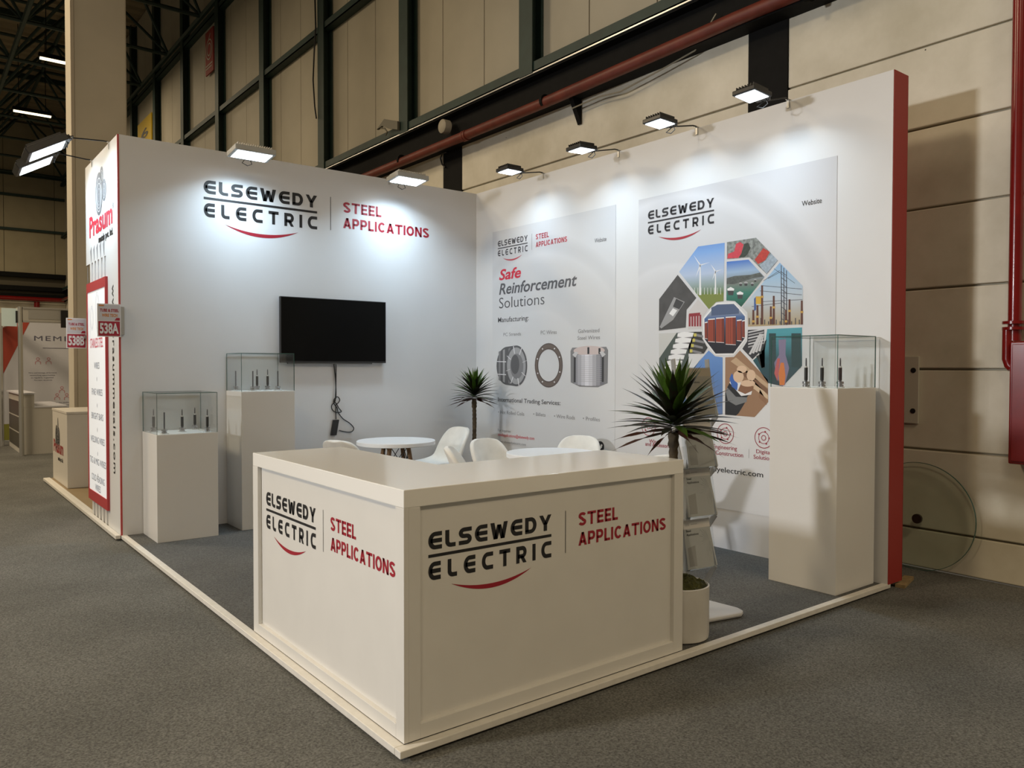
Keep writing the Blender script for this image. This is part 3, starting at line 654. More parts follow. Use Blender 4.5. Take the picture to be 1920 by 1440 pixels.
# harbour bay
tile(K3((835,918),(1022,900),(1160,1048),(960,1305),(905,1255),(832,1250)), grad('pic_bay', [sg(20,50,45), sg(25,90,75), sg(50,120,105), sg(120,125,120), sg(150,175,205), sg(60,110,190), sg(50,100,180)], 1.90, 2.42), label='printed photo of a green harbour bay')
tile(K3((835,1060),(900,1040),(1040,1030),(1120,1010),(1150,1045),(1060,1060),(900,1110),(835,1110)), mat('pic_pier', sg(95, 100, 98), .5, noise=.5, nscale=30), .0013)
for (x, y, s) in ((950, 1185, 1.2), (955, 1100, .6), (1000, 1095, .7), (1055, 1100, .6), (1080, 1070, .5), (870, 1150, 1.3)):
    tile([K3((x+dx*s, y+dy*s))[0] for dx, dy in ((-24, 0), (0, -12), (24, 0), (18, 22), (0, 30), (-18, 22))], WP if s > .9 else STG[3], .0015)
    tile([K3((x+dx*s, y+dy*s))[0] for dx, dy in ((-20, 12), (20, 12), (16, 42), (-16, 42))], STG[0], .0017)
# substation
tile(K3((1290,925),(1487,1125),(1487,1453),(1018,1474),(1012,1352),(968,1308)), grad('pic_substation', [sg(170,150,110), sg(185,195,205), sg(150,185,215), sg(95,145,200)], 1.8, 2.4), label='printed photo of an electrical substation')
CI = flat('pic_ink', (58, 60, 72)); CB = flat('pic_rust', (88, 48, 34)); CYW = flat('pic_ochre', (190, 150, 70))
for x in (1300, 1322, 1345): tile(K3((x, 945+abs(x-1300)*1.0), (x+6, 950+abs(x-1300)), (x+10, 1460), (x, 1460)), CI, .0013)
for k in range(9): tile(K3((1302, 1000+k*50), (1350, 1035+k*50), (1350, 1041+k*50), (1302, 1006+k*50)), CI, .0013)
for (x0, y0_, x1, y1) in ((1150,1080,1290,990), (1130,1120,1480,1150), (1120,1165,1480,1200), (1240,975,1420,1100), (1090,1260,1485,1240), (1050,1300,1300,1270), (1190,1060,1300,1000)):
    tile(K3((x0, y0_), (x1, y1), (x1, y1+4), (x0, y0_+4)), CI, .0014)
for (x, y) in ((1140,1120), (1240,1210), (1375,1240), (1345,1330), (1480,1250), (1065,1330), (1100,1290), (1215,1300)):
    tile(K3((x-9, y), (x+7, y), (x+9, 1455), (x-11, 1457)), CB, .0016); tile(K3((x-13, y+90), (x+11, y+90), (x+11, y+108), (x-13, y+108)), CYW, .0018)
tile(K3((1085,1215),(1130,1215),(1130,1280),(1085,1280)), flat('pic_yellow', (205, 165, 60)), .0018); tile(K3((1070,1235),(1088,1215),(1088,1330),(1070,1340)), flat('pic_blue', (60, 90, 150)), .0017)
for k in range(14): tile(K3((1025+k*33, 1400+(k % 3)*14), (1033+k*33, 1400+(k % 3)*14), (1033+k*33, 1455), (1025+k*33, 1457)), CI, .0015)
# grey dark device
tile([(1270.8,515.3),(1305.8,558.6),(1287.5,581),(1286,614),(1235.5,620),(1236,561)], mat('pic_charcoal', sg(78, 77, 78), .5, noise=.25, nscale=10), label='printed grey photo of a meter device')
tile([(1264,557),(1284,566),(1262,600),(1240,616),(1237,613)], flat('pic_lt', (150, 150, 152)), .0013); tile([(1268,560),(1282,567),(1274,580),(1262,575)], STG[0], .0015); tile([(1262,578),(1270,582),(1262,593),(1255,588)], WP, .0016)
# little red plant picture
tile([(1308.7,561),(1327.5,580),(1317,595),(1316,616),(1290,618),(1290.7,585)], flat('pic_pale', (200, 196, 196)), label='printed photo of red pump machinery')
for k in range(5): tile([(1291.5+k*5, 590), (1295+k*5, 590), (1295+k*5, 612), (1291.5+k*5, 612)], flat('pic_crimson', (140, 42, 52)), .0013)
tile([(1292,588),(1313,586),(1313,592),(1292,594)], flat('pic_crimson', (140, 42, 52)), .0014)
# stacks and pipes left
tile([(1235.5,625),(1269,624),(1236,672)], flat('pic_wall', (196, 196, 194)), label='printed photo of white pallet stacks')
tile([(1269,624),(1303,622),(1291,662),(1291,720),(1236,720),(1236,672)], flat('pic_dkgreen', (74, 84, 80)), .0010)
for k in range(7):
    x = 1271-k*4.2; y = 625+k*10.5; tile([(x, y), (x+12, y-3), (x+30, y-1), (x+28, y+6), (x+10, y+8), (x-1, y+6)], WP, .0013+.0002*k); tile([(x-1, y+6), (x+10, y+8), (x+28, y+6), (x+28, y+8), (x+10, y+10), (x-1, y+8)], STG[2], .0014+.0002*k)
tile([(1303,622),(1316,622),(1317,635),(1327,652),(1320,663),(1291,663),(1291,640)], flat('pic_rods_dark', (52, 52, 50)), label='printed photo of stacked dark pipes')
for k in range(4): x = 1303-k*2.5; y = 627+k*10; tile([(x, y-2), (x+20, y+3), (x+20, y+7), (x, y+3)], STG[2], .0013); tile([(x-2, y-2), (x+3, y-2), (x+3, y+4), (x-2, y+4)], flat('pic_yel', (196, 186, 90)), .0015)
# centre octagon: transformer
tile([(1343,568),(1377.5,567),(1399.5,592),(1399,636),(1376.5,665.5),(1341,666),(1319,636.5),(1318.5,597)], WP, .0018)
tile([(1343.5,571),(1376.5,569.5),(1397,593.5),(1396.5,634.5),(1375.5,662.5),(1342,663),(1321.5,636),(1321,598)], grad('pic_plant', [sg(25,28,38), sg(30,32,45), sg(60,60,75), sg(70,100,150), sg(190,190,180)], 1.6, 1.98), .0022, 'printed photo of brick red transformer coils')
tile([(1334,577),(1346,571),(1376,570),(1386,580),(1386,588),(1334,592)], flat('pic_steelblue', (76, 92, 124)), .0024)
for (x, w_, y0_, y1) in ((1328, 13, 598, 642), (1343, 15, 596, 643), (1361, 19, 594, 647), (1382, 9, 600, 640), (1392, 5, 601, 634), (1322, 5, 604, 636)):
    tile([(x, y0_), (x+w_, y0_-1), (x+w_, y1), (x, y1-1)], flat('pic_brick', (150, 66, 46)), .0026)
    tile([(x+w_*.7, y0_-1), (x+w_, y0_-1), (x+w_, y1), (x+w_*.7, y1)], flat('pic_brick_dk', (112, 46, 34)), .0028)
    for k in range(1, 3): tile([(x+w_*.22*k, y0_), (x+w_*.22*k+.8, y0_), (x+w_*.22*k+.8, y1), (x+w_*.22*k, y1)], flat('pic_brick_dk', (112, 46, 34)), .0028)
    tile([(x, y0_), (x+w_, y0_-1), (x+w_, y0_+1), (x, y0_+2)], WP, .0030); tile([(x, y1-2), (x+w_, y1-1), (x+w_, y1), (x, y1-1)], WP, .0030)
# steel bars
tile([(1402.5,618.7),(1433,617.5),(1432.5,652.5),(1411,673.7),(1392,654),(1401,640)], flat('pic_bars_dk', (44, 44, 50)), label='printed photo of bundled steel bars')
for k in range(6): tile([(1403, 622+k*5.5), (1432, 619+k*5.2-6+3), (1432, 621.5+k*5.2-3), (1403, 624.5+k*5.5)], STG[3 if k % 2 else 4], .0013)
for k in range(4): tile([(1404+k*6, 664-k*2), (1424+k*2.5, 626), (1427+k*2, 626), (1408+k*6, 665-k*2)], STG[4], .0015)
# furnace, blue and orange
tile([(1438.6,617),(1504,614),(1504,686),(1467.5,724.5),(1440,718),(1412,676),(1433,656)], grad('pic_furnace', [sg(40,60,70), sg(35,70,80), sg(30,80,90), sg(60,130,145), sg(70,150,165)], 1.35, 1.75), label='printed photo of a glowing orange furnace jet')
for k in range(5): tile([(1418+k*5, 668-k*8), (1434, 660-k*5), (1434, 690-k*2), (1428, 690)], flat('pic_night', (22, 34, 34)), .0013)
for (x0, x1) in ((1442, 1455), (1484, 1502)): tile([(x0, 625), (x1, 625), (x1, 690 if x0 > 1460 else 715), (x0, 688 if x0 > 1460 else 712)], flat('pic_teal_dk', (24, 60, 64)), .0014)
tile([(1460,637),(1474,636),(1473,665),(1480,690),(1472,722),(1466,724),(1455,705),(1452,680),(1461,665)], flat('pic_violet', (130, 118, 150)), .0016)
tile([(1464,680),(1470,680),(1473,705),(1471,722),(1462,722),(1460,700)], flat('pic_orange', (214, 120, 50)), .0020); tile([(1458,672),(1463,672),(1458,715),(1452,700)], flat('pic_rose', (190, 90, 90)), .0018)
# cable end
tile(K4((830,388),(1040,610),(1042,775),(940,888),(718,870),(720,440),(785,437)), flat('pic_copper', (150, 116, 88)), label='printed photo of a cut copper power cable')
for k, c in enumerate(((188,160,130), (120,86,62), (205,180,150), (140,104,76))):
    tile([K4((760+k*70, 470+k*90))[0], K4((800+k*60, 440+k*80))[0], K4((1040-10*(k > 2), 640+k*42))[0], K4((1040-10*(k > 2), 672+k*42))[0]], flat('pic_c%d' % k, c), .0012)
tile(K4((719,870),(720,700),(760,740),(880,760),(820,860),(800,877)), flat('pic_sheath', (30, 32, 36)), .0014)
tile(K4((722,690),(752,640),(885,735),(880,775),(800,800),(740,765)), flat('pic_braid', (120, 122, 124)), .0016)
tile(K4((735,665),(762,615),(905,715),(880,740),(800,735)), flat('pic_sheath', (30, 32, 36)), .0018)
tile(K4((752,630),(780,580),(930,660),(915,720),(840,730)), WP, .0020)
tile(K4((752,600),(770,560),(815,640),(810,690),(770,660)), flat('pic_cblue', (56, 98, 176)), .0022); tile(K4((815,690),(850,610),(935,660),(925,690),(870,715)), flat('pic_cbrown', (132, 92, 66)), .0022)
for (x, y, rx, ry) in ((845, 530, 38, 28), (820, 585, 40, 45), (915, 575, 34, 42), (890, 635, 55, 25)):
    tile([K4((x+rx*math.cos(2*math.pi*k/16), y+ry*math.sin(2*math.pi*k/16)))[0] for k in range(16)], flat('pic_cu', (214, 184, 156)), .0025)
# blue photo behind the brochures
tile([(1329,657),(1341,668),(1355,670),(1355,777),(1303,783),(1268,745),(1300,690)], grad('pic_blue2', [sg(95,120,165), sg(90,130,190), sg(110,150,210)], 1.2, 1.7), label='printed blue sky photo')
# icons and captions
CR = flat('caption_red', (150, 40, 62))
for (x, y) in ((1360, 813), (1432, 821), (1216, 800)):
    c = fP.px(x, y); annulus(fP, 'icon_ring', c[0], c[1], .083, .083, .077, .077, CR, P2, .0012)
    annulus(fP, 'icon_ring', c[0], c[1], .022, .022, .016, .016, CR, P2, .0012, 16); annulus(fP, 'icon_ring', c[0], c[1], .048, .048, .043, .043, CR, P2, .0012, 24)
    for q in range(5): fP.poly('icon_mark', [ell(c[0]+.05*math.cos(q*1.3), c[1]+.05*math.sin(q*1.3), .008, .008, 8)], CR, P2, .0014)
T2 = lambda s, bl, br, top, m, **k: ptext(fP, 'lettering', s, bl, br, top, m, P2, **k)
T2('Wires', (1217, 830), (1238, 831), (1217, 824), CR, off=.012); T2('and Accessories', (1210, 836), (1262, 840), (1210, 829), CR, off=.012)
T2('Engineering', (1337, 840), (1382, 845), (1337, 832.5), CR, off=.008); T2('& Construction', (1333, 851.5), (1393.5, 857), (1333, 844), CR, off=.008)
T2('Digital', (1418, 849.5), (1446, 852), (1418, 842.5), CR, off=.008); T2('Solutions', (1413, 860), (1452, 864), (1413, 852.5), CR, off=.008)
a = fP.px(1404, 842); b = fP.px(1404, 859); fP.poly('divider_line', [[(a[0], a[1]), (a[0]+.003, a[1]), (a[0]+.003, b[1]), (a[0], b[1])]], MIDTX, P2)
T2('www.elsewedyelectric.com', (1262, 873), (1431, 895.5), (1262, 864), BLACK, off=.008)

# ================================================================== FLOOD LAMPS
def flood(name, head, hdir, clip, w, l, th, bodym, label, group, power, arm=True, wide=False, ribs=7, aim=None):
    """head: centre of the lens, hdir: direction the lens faces, clip: point on the wall top edge"""
    hd = Vector(hdir).normalized(); h = Vector(head); c = Vector(clip)
    out = Vector((c.x-h.x, c.y-h.y, 0)).normalized(); ax = (out-hd*out.dot(hd)).normalized(); ay = hd.cross(ax).normalized()
    t = thing(name, tuple(c), label, 'lamp', group)
    mb = MB().obox(h-hd*th*.5, ax*l*.5, ay*w*.5, hd*th*.5); mb.build('lamp_housing', bodym, t, bevel=.006)
    mb = MB()
    for k in range(ribs):
        f = (k+.5)/ribs*2-1; mb.obox(h-hd*(th+.012), ax*.004 if wide else ax*l*.42, ay*w*.44 if wide else ay*.003, hd*.012)
        V = [Vector(v) for v in mb.v[-8:]]; sh = (ax*l*.46*f) if wide else (ay*w*.44*f); mb.v[-8:] = [tuple(v+sh) for v in V]
    mb.build('cooling_fins', bodym, t)
    MB().obox(h+hd*.0015, ax*l*.40, ay*w*.42, hd*.0015).build('lamp_lens', LENS, t)
    e = h+ax*(l*.5+.015)-hd*th*.5
    MB().obox(e, ax*.02, ay*w*.28, hd*th*.35).build('driver_box', bodym, t, bevel=.003)
    MB().tube([e-ay*w*.3+ax*.01, e+ax*.05-ay*w*.16, e+ax*.05+ay*w*.16, e+ay*w*.3+ax*.01], .006, 6).build('yoke', bodym, t)
    top = Vector((c.x, c.y, c.z+.012))
    MB().tube([e+ax*.05, top-out*.05, top], .006, 6).build('arm', BLKPL if arm else ALU, t)
    n = Vector((-out.x, -out.y, 0)); sd = Vector((-out.y, out.x, 0))
    MB().obox(top+out*.02+Vector((0, 0, -.004)), out*.035, sd*.012, Vector((0, 0, .003))).obox(Vector((c.x, c.y, c.z-.02))+n*.004, sd*.010, n*.002, Vector((0, 0, .034))).build('clip', ALU, t)
    MB().tube([e+ay*.03, e+ay*.05+Vector((0, 0, -.05)), e+ay*.01+Vector((0, 0, -.07)), e-ay*.04+Vector((0, 0, -.05)), e+ax*.04], .004, 6).build('lamp_cable', BLKPL, t)
    area('flood_light', h+hd*.006, aim or hd, l*.75, w*.8, power, COOL, 128, t)
    return t
PB = 7.5
lab = ['black flood lamp on the right wall, nearest the wall corner', 'black flood lamp above the divide of the two posters, second from the wall corner', 'black flood lamp on the right wall above the logo of the octagon poster', 'black flood lamp nearest the red wall end, in front of the black steel column']
for i, (y, x, z, td) in enumerate([(3.66, 3.36, 3.44, 0), (2.57, 3.33, 3.415, .05), (1.66, 3.34, 3.435, -.03), (.80, 3.345, 3.425, -.06)]):
    flood('flood_lamp', (x, y, z), (td, -.02, -1), (BX, y, H), .19, .21, .035, BLKPL, lab[i], 'flood lamps along the poster wall', PB, aim=(.18, 0, -1))
GL = mat('grey_lamp_body', (.42, .42, .40), .4)
for i, (x, z) in enumerate([(1.03, 3.385), (2.655, 3.395)]):
    flood('flood_lamp', (x, 4.47, z), (0, -.10, -1), (x, A, H), .37, .24, .05, GL, ['large grey flood lamp above the black lettering', 'large grey flood lamp above the red lettering near the wall corner'][i], 'grey flood lamps on the lettering wall', 19, arm=False, wide=False, ribs=16, aim=(0, .22, -1))

# ================================================================== TELEVISION
t = thing('television', (2.0, A, 1.84), 'large black flat television on the left white wall', 'television')
box('tv_body', 1.425, 2.582, A-.055, A-.012, 1.517, 2.166, BLKPL, t, bevel=.004)
box('screen', 1.433, 2.574, A-.0565, A-.055, 1.535, 2.158, SCREEN, t)
box('wall_mount', 1.8, 2.2, A-.012, A, 1.7, 2.0, DKSTEEL, t)
box('bottom_bar', 1.50, 2.42, A-.05, A-.02, 1.505, 1.517, mat('tv_bar', (.12, .12, .12), .3), t)
fT = Face(1, 4.845, 1)
def TP(*q): return [(fT.px(*p)[0], 4.845, fT.px(*p)[1]) for p in q]
def smooth(P, n=4):
    P = [Vector(p) for p in P]; out = []
    for i in range(len(P)-1):
        p0, p1, p2, p3 = P[max(i-1, 0)], P[i], P[i+1], P[min(i+2, len(P)-1)]
        for k in range(n):
            t_ = k/n; out.append(.5*((2*p1)+(-p0+p2)*t_+(2*p0-5*p1+4*p2-p3)*t_**2+(-p0+3*p1-3*p2+p3)*t_**3))
    return out+[P[-1]]
t = thing('power_cord', (2.0, 4.845, 1.5), 'black cord with power brick dangling below the television', 'cord')
MB().tube(smooth(TP((626,683),(629,710),(630,744),(627,752),(632,757),(637,750),(633,744),(627,748),(626,756),(632,765),(634,773),(643,785),(655,793),(663,802),(660,809),(650,810),(636,807))), .005, 6).build('cord', BLKPL, t, smooth=True)
MB().tube(smooth(TP((630,683),(630,715),(629,745),(628,753),(622,760),(623,768),(630,773),(640,772),(635,765),(630,758),(630,786))), .005, 6).build('cord', BLKPL, t, smooth=True)
a, b = TP((630, 787), (625, 816))
MB().obox((Vector(a)+Vector(b))/2, (Vector(b)-Vector(a))/2, (.031, 0, 0), (0, .015, 0)).build('power_brick', BLKPL, t, bevel=.004)
MB().tube([TP((627, 683))[0], TP((627, 679))[0]], .012, 6).build('plug', BLKPL, t)

# ================================================================== COUNTER
L1, L2, W1, W2, O = 1.703, 1.705, .577, .628, .04
ct = thing('reception_counter', (.3, .3, 0), 'cream white L shaped reception counter with lettering on both fronts', 'counter')
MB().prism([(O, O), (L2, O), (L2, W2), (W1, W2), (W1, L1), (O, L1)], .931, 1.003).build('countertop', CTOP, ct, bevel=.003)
MB().prism([(O+.022, O+.022), (L2-.0, O+.022), (L2-.0, W2-.01), (W1-.01, W2-.01), (W1-.01, L1), (O+.022, L1)], .004, .931).build('counter_body', COUNTER, ct)
def frame(name, face, u0, u1, v0, v1, lt, rt, bt, inner):
    mb = MB()
    def bx(a, b, c, d):
        if face == 'L': mb.box(O, O+.022, -b, -a, c, d)
        else: mb.box(a, b, O, O+.022, c, d)
    bx(u0, u0+lt, v0, v1); bx(u1-rt, u1, v0, v1); bx(u0+lt, u1-rt, v0, v0+bt)
    return mb
frame('f', 'L', -L1, -O, .004, .931, .074, .065, .058, 0).build('panel_frame', COUNTER, ct, bevel=.0015)
frame('f', 'R', O+.022, L2, .004, .931, .053, .070, .060, 0).build('panel_frame', COUNTER, ct, bevel=.0015)
fL = Face(0, O+.022, 1); fR = Face(1, O+.022, 1)
LG = thing('x', (0,0,0), '', '') if False else None
a = fL.px(495.5, 1020+2); k = 1551/560
fl0 = Face(0, O+.022, 1)
logo(fl0, (-1.558, .605), .645, .198, ct, d=.0012, weight=.24)
logo(fR, (.165, .622), .652, .195, ct, d=.0012, weight=.24)

# ================================================================== PLINTHS AND GLASS CASES
def plinth(x0, y0, w, d, h, label):
    t = thing('display_plinth', (x0+w/2, y0+d/2, 0), label, 'plinth', 'white display plinths')
    box('plinth_body', x0, x0+w, y0, y0+d, -.004, h-.003, PLINTH, t, bevel=.002)
    box('top_board', x0+.002, x0+w-.002, y0+.002, y0+d-.002, h-.003, h, mat('plinth_top', (.8, .82, .81), .3), t)
    return t
def case(x0, y0, w, d, z0, h, label):
    t = thing('glass_case', (x0+w/2, y0+d/2, z0), label, 'case', 'glass display cases on the plinths')
    g = .005
    def pane(a, b, c, dd, e, f_):
        mb = MB().box(a, b, c, dd, e, f_)
        o = mb.build('glass_pane', [GLASS, GLED], t)
        dims = (b-a, dd-c, f_-e); thin = dims.index(min(dims))
        for p in o.data.polygons:
            if abs(p.normal[thin]) < .5: p.material_index = 1
    x1, y1, z1 = x0+w, y0+d, z0+h
    pane(x0, x1, y0, y0+g, z0, z1-g); pane(x0, x1, y1-g, y1, z0, z1-g)
    pane(x0, x0+g, y0+g, y1-g, z0, z1-g); pane(x1-g, x1, y0+g, y1-g, z0, z1-g)
    pane(x0, x1, y0, y1, z1-g, z1)
    return t
PL = [(.178, 4.365, .502, .49, .905), (.913, 4.442, .502, .415, 1.252), (3.275, .082, .49, .50, 1.345)]
nm = ['short white plinth at the left end of the lettering wall', 'taller white plinth left of the television', 'tallest white plinth beside the red wall end']
nc = ['glass case on the short plinth at far left', 'glass case in front of the television corner', 'glass case on the tall plinth in front of the octagon poster']
for p, a, b in zip(PL, nm, nc):
    plinth(*p, a); case(p[0]+.002, p[1]+.002, p[2]-.004, p[3]-.004, p[4], .35, b)
STEELB = mat('specimen_base', (.45, .45, .46), .25, metal=.8); WIRE = mat('specimen_wire', (.10, .10, .11), .35, metal=.6); RUB = mat('specimen_sheath', (.015, .015, .016), .5); CLRB = mat('specimen_foot', (.62, .63, .63), .2)
def specimen(thick):
    t = thing('cable_specimen', (0, 0, 0), 'x', 'specimen')
    MB().box(-.03, .03, -.022, .022, 0, .006).build('foot_plate', CLRB, t, bevel=.001)
    MB().lathe(0, 0, [(.022, .006), (.022, .020), (.015, .021), (.015, .025), (.024, .026), (.024, .040), (.018, .042)], 20).build('clamp_base', STEELB, t, smooth=True)
    if thick:
        MB().lathe(0, 0, [(.009, .042), (.009, .052)], 12).build('core', WIRE, t, smooth=True)
        MB().lathe(0, 0, [(.0115, .05), (.0115, .135)], 14).build('sheath', RUB, t, smooth=True)
        MB().lathe(0, 0, [(.009, .135), (.009, .146)], 12).build('insulation', CLRB, t, smooth=True)
        MB().lathe(0, 0, [(.0048, .146), (.0048, .18), (.003, .20)], 10).build('wire_tip', WIRE, t, smooth=True)
    else:
        MB().lathe(0, 0, [(.0058, .042), (.0058, .185)], 10).build('wire_rod', WIRE, t, smooth=True)
    return t
thin_p = thick_p = None
SP_ = [(0, .235, 4.705, 1, 'black sheathed cable specimen at the back left of the low glass case'), (0, .255, 4.43, 0, 'thin bare wire specimen at the front left of the low glass case'),
      (0, .432, 4.55, 1, 'sheathed cable specimen in the middle of the low glass case'), (0, .60, 4.765, 1, 'sheathed cable specimen at the back right of the low glass case'), (0, .61, 4.43, 1, 'sheathed cable specimen at the front right of the low glass case'),
      (1, .99, 4.82, 0, 'thin wire specimen at the back left of the glass case before the television'), (1, 1.075, 4.60, 0, 'front left thin wire specimen in the glass case before the television'), (1, 1.165, 4.74, 1, 'left one of two sheathed cable specimens in the glass case before the television'),
      (1, 1.275, 4.76, 1, 'right one of two sheathed cable specimens in the glass case before the television'), (1, 1.325, 4.63, 0, 'rightmost thin wire specimen in the glass case before the television'),
      (2, 3.335, .345, 1, 'left cable specimen in the case on the tallest plinth'), (2, 3.41, .272, 1, 'middle cable specimen in the case on the tallest plinth'), (2, 3.514, .201, 1, 'right cable specimen in the case on the tallest plinth')]
protos = {}
for (c, x, y, tk, lb) in SP_:
    if tk not in protos: o = specimen(tk); protos[tk] = o
    else: o = copy_tree(protos[tk])
    o.location = (x, y, PL[c][4]); o['label'] = lb; o['group'] = 'cable specimens in the glass cases'
    o.rotation_euler.z = .2

# ================================================================== TABLES AND CHAIRS
def table(cx, cy, label):
    t = thing('round_table', (cx, cy, 0), label, 'table', 'round white tables')
    r = .385
    MB().lathe(cx, cy, [(r-.004, .712), (r, .716), (r, .748), (r-.004, .752)], 64).build('tabletop', TABLE, t, smooth=True)
    pts = []
    for k in range(4):
        a = math.radians(45+90*k-12); tp = (cx+.13*math.cos(a), cy+.13*math.sin(a), .71); bt = (cx+.27*math.cos(a), cy+.27*math.sin(a), 0)
        pts.append((Vector(tp), Vector(bt))); MB().tube([tp, bt], [.022, .014], 12).build('leg', WOOD, t, smooth=True)
    mb = MB()
    for k in range(4):
        p, q = pts[k], pts[(k+1) % 4]
        for (s0, s1) in ((.0, .55), (.12, .75), (.55, .0), (.75, .12)):
            a_ = p[0].lerp(p[1], s0); b_ = q[0].lerp(q[1], s1); mb.tube([a_, b_], .004, 5)
    tag(mb.build('wire_brace', BLKPL, t), kind=None)
    MB().lathe(cx, cy, [(.15, .70), (.15, .712)], 24).build('mounting_plate', BLKPL, t)
    return t
table(2.345, 4.175, 'round white table with wooden legs near the television wall')
table(2.87, 2.44, 'round white table just behind the counter, close to the poster wall')
def make_chair():
    t = thing('shell_chair', (0, 0, 0), 'x', 'chair')
    prof = [(.245, .425), (.22, .448), (.13, .447), (.02, .438), (-.09, .442), (-.165, .468), (-.215, .53), (-.245, .62), (-.272, .70), (-.298, .765), (-.318, .81), (-.328, .832)]
    wid = [.17, .205, .232, .24, .238, .23, .222, .218, .208, .185, .14, .06]
    up = [.0, .006, .014, .022, .032, .042, .045, .04, .03, .02, .012, .004]
    P = smooth([(0, y, z) for y, z in prof], 2); Wd = [v.x for v in smooth([(a, 0, 0) for a in wid], 2)]; U = [v.x for v in smooth([(a, 0, 0) for a in up], 2)]
    nu = 12; V = []; F = []; n = len(P)
    for i, p in enumerate(P):
        tn = (P[min(i+1, n-1)]-P[max(i-1, 0)]).normalized(); nr = Vector((0, tn.z, -tn.y)); nr = Vector((0, -tn.z, tn.y))*-1 if False else Vector((0, tn.z, -tn.y))
        if nr.z < 0 and i < n*.4: nr = -nr
        if i >= n*.4 and nr.y < 0: nr = -nr
        for k in range(nu+1):
            q = k/nu*2-1; v = p+Vector((q*Wd[i], 0, 0))+nr*(U[i]*2.2*abs(q)**2.2); V.append(v)
    mb = MB(); mb.v = [tuple(v) for v in V]
    for i in range(n-1):
        for k in range(nu):
            a = i*(nu+1)+k; mb.f.append([a, a+1, a+nu+2, a+nu+1]); mb.m.append(0)
    o = mb.build('shell', VELVET, t, smooth=True, local=True)
    so = o.modifiers.new('thick', 'SOLIDIFY'); so.thickness = .045; so.offset = 0
    ss = o.modifiers.new('sub', 'SUBSURF'); ss.levels = 1; ss.render_levels = 1
    for sx in (-1, 1):
        for (y, yb) in ((.13, .20), (-.10, -.20)): MB().tube([(sx*.13, y, .42), (sx*.20, yb, 0)], [.013, .009], 10).build('leg', WOOD, t, smooth=True, local=True)
    MB().box(-.14, .14, -.11, .14, .405, .42).build('seat_bracket', BLKPL, t, local=True)
    return t
ch = None
CH = [(1.80, 3.90, (.914, .406), 'cream shell chair seen from behind, just left of the far table'),
      (2.95, 4.36, (-1, -.06), 'cream shell chair seen side on at the right of the far table'),
      (2.24, 2.52, (.79, -.61), 'cream shell chair of which only a low back edge shows, left of the near table'),
      (2.68, 2.83, (.08, -1), 'cream shell chair with beige back at the left of the near table'),
      (3.30, 2.66, (-.86, -.5), 'cream shell chair behind the near table, in front of the poster wall'),
      (2.93, 1.57, (0, 1), 'cream shell chair whose top rim barely shows above the counter, left of the trunk')]
for i, (x, y, d, lb) in enumerate(CH):
    if ch is None: ch = make_chair(); o = ch
    else: o = copy_tree(ch)
    o.location = (x, y, -.004); o.rotation_euler.z = math.atan2(d[1], d[0])-math.pi/2; o['label'] = lb; o['group'] = 'cream shell chairs around the tables'

# ================================================================== PLANTS
def leaf_mesh(name, L, w, droop, twist, m, curl=0):
    mb = MB(); n = 7; k = 0
    for i in range(n+1):
        s = i/n; ww = w*(math.sin(math.pi*min(1, s*.86+.14))**.7)*(1-s**5) if i < n else 0.0008
        x = L*s*math.cos(droop*s*.6); z = -L*s*math.sin(droop*s*.6)
        tw = twist*s+curl*math.sin(s*7)
        cy, sy = math.cos(tw), math.sin(tw)
        for q, dz in ((-1, .28), (0, 0), (1, .28)):
            mb.v.append((x, q*ww*.5*cy, z+dz*ww*.5+q*ww*.5*sy))
    for i in range(n):
        for q in (0, 1): a = 3*i+q; mb.f.append([a, a+1, a+4, a+3]); mb.m.append(0)
    me = bpy.data.meshes.new(name); me.from_pydata(mb.v, [], mb.f); me.materials.append(m)
    for p in me.polygons: p.use_smooth = True
    return me
LFM = {}
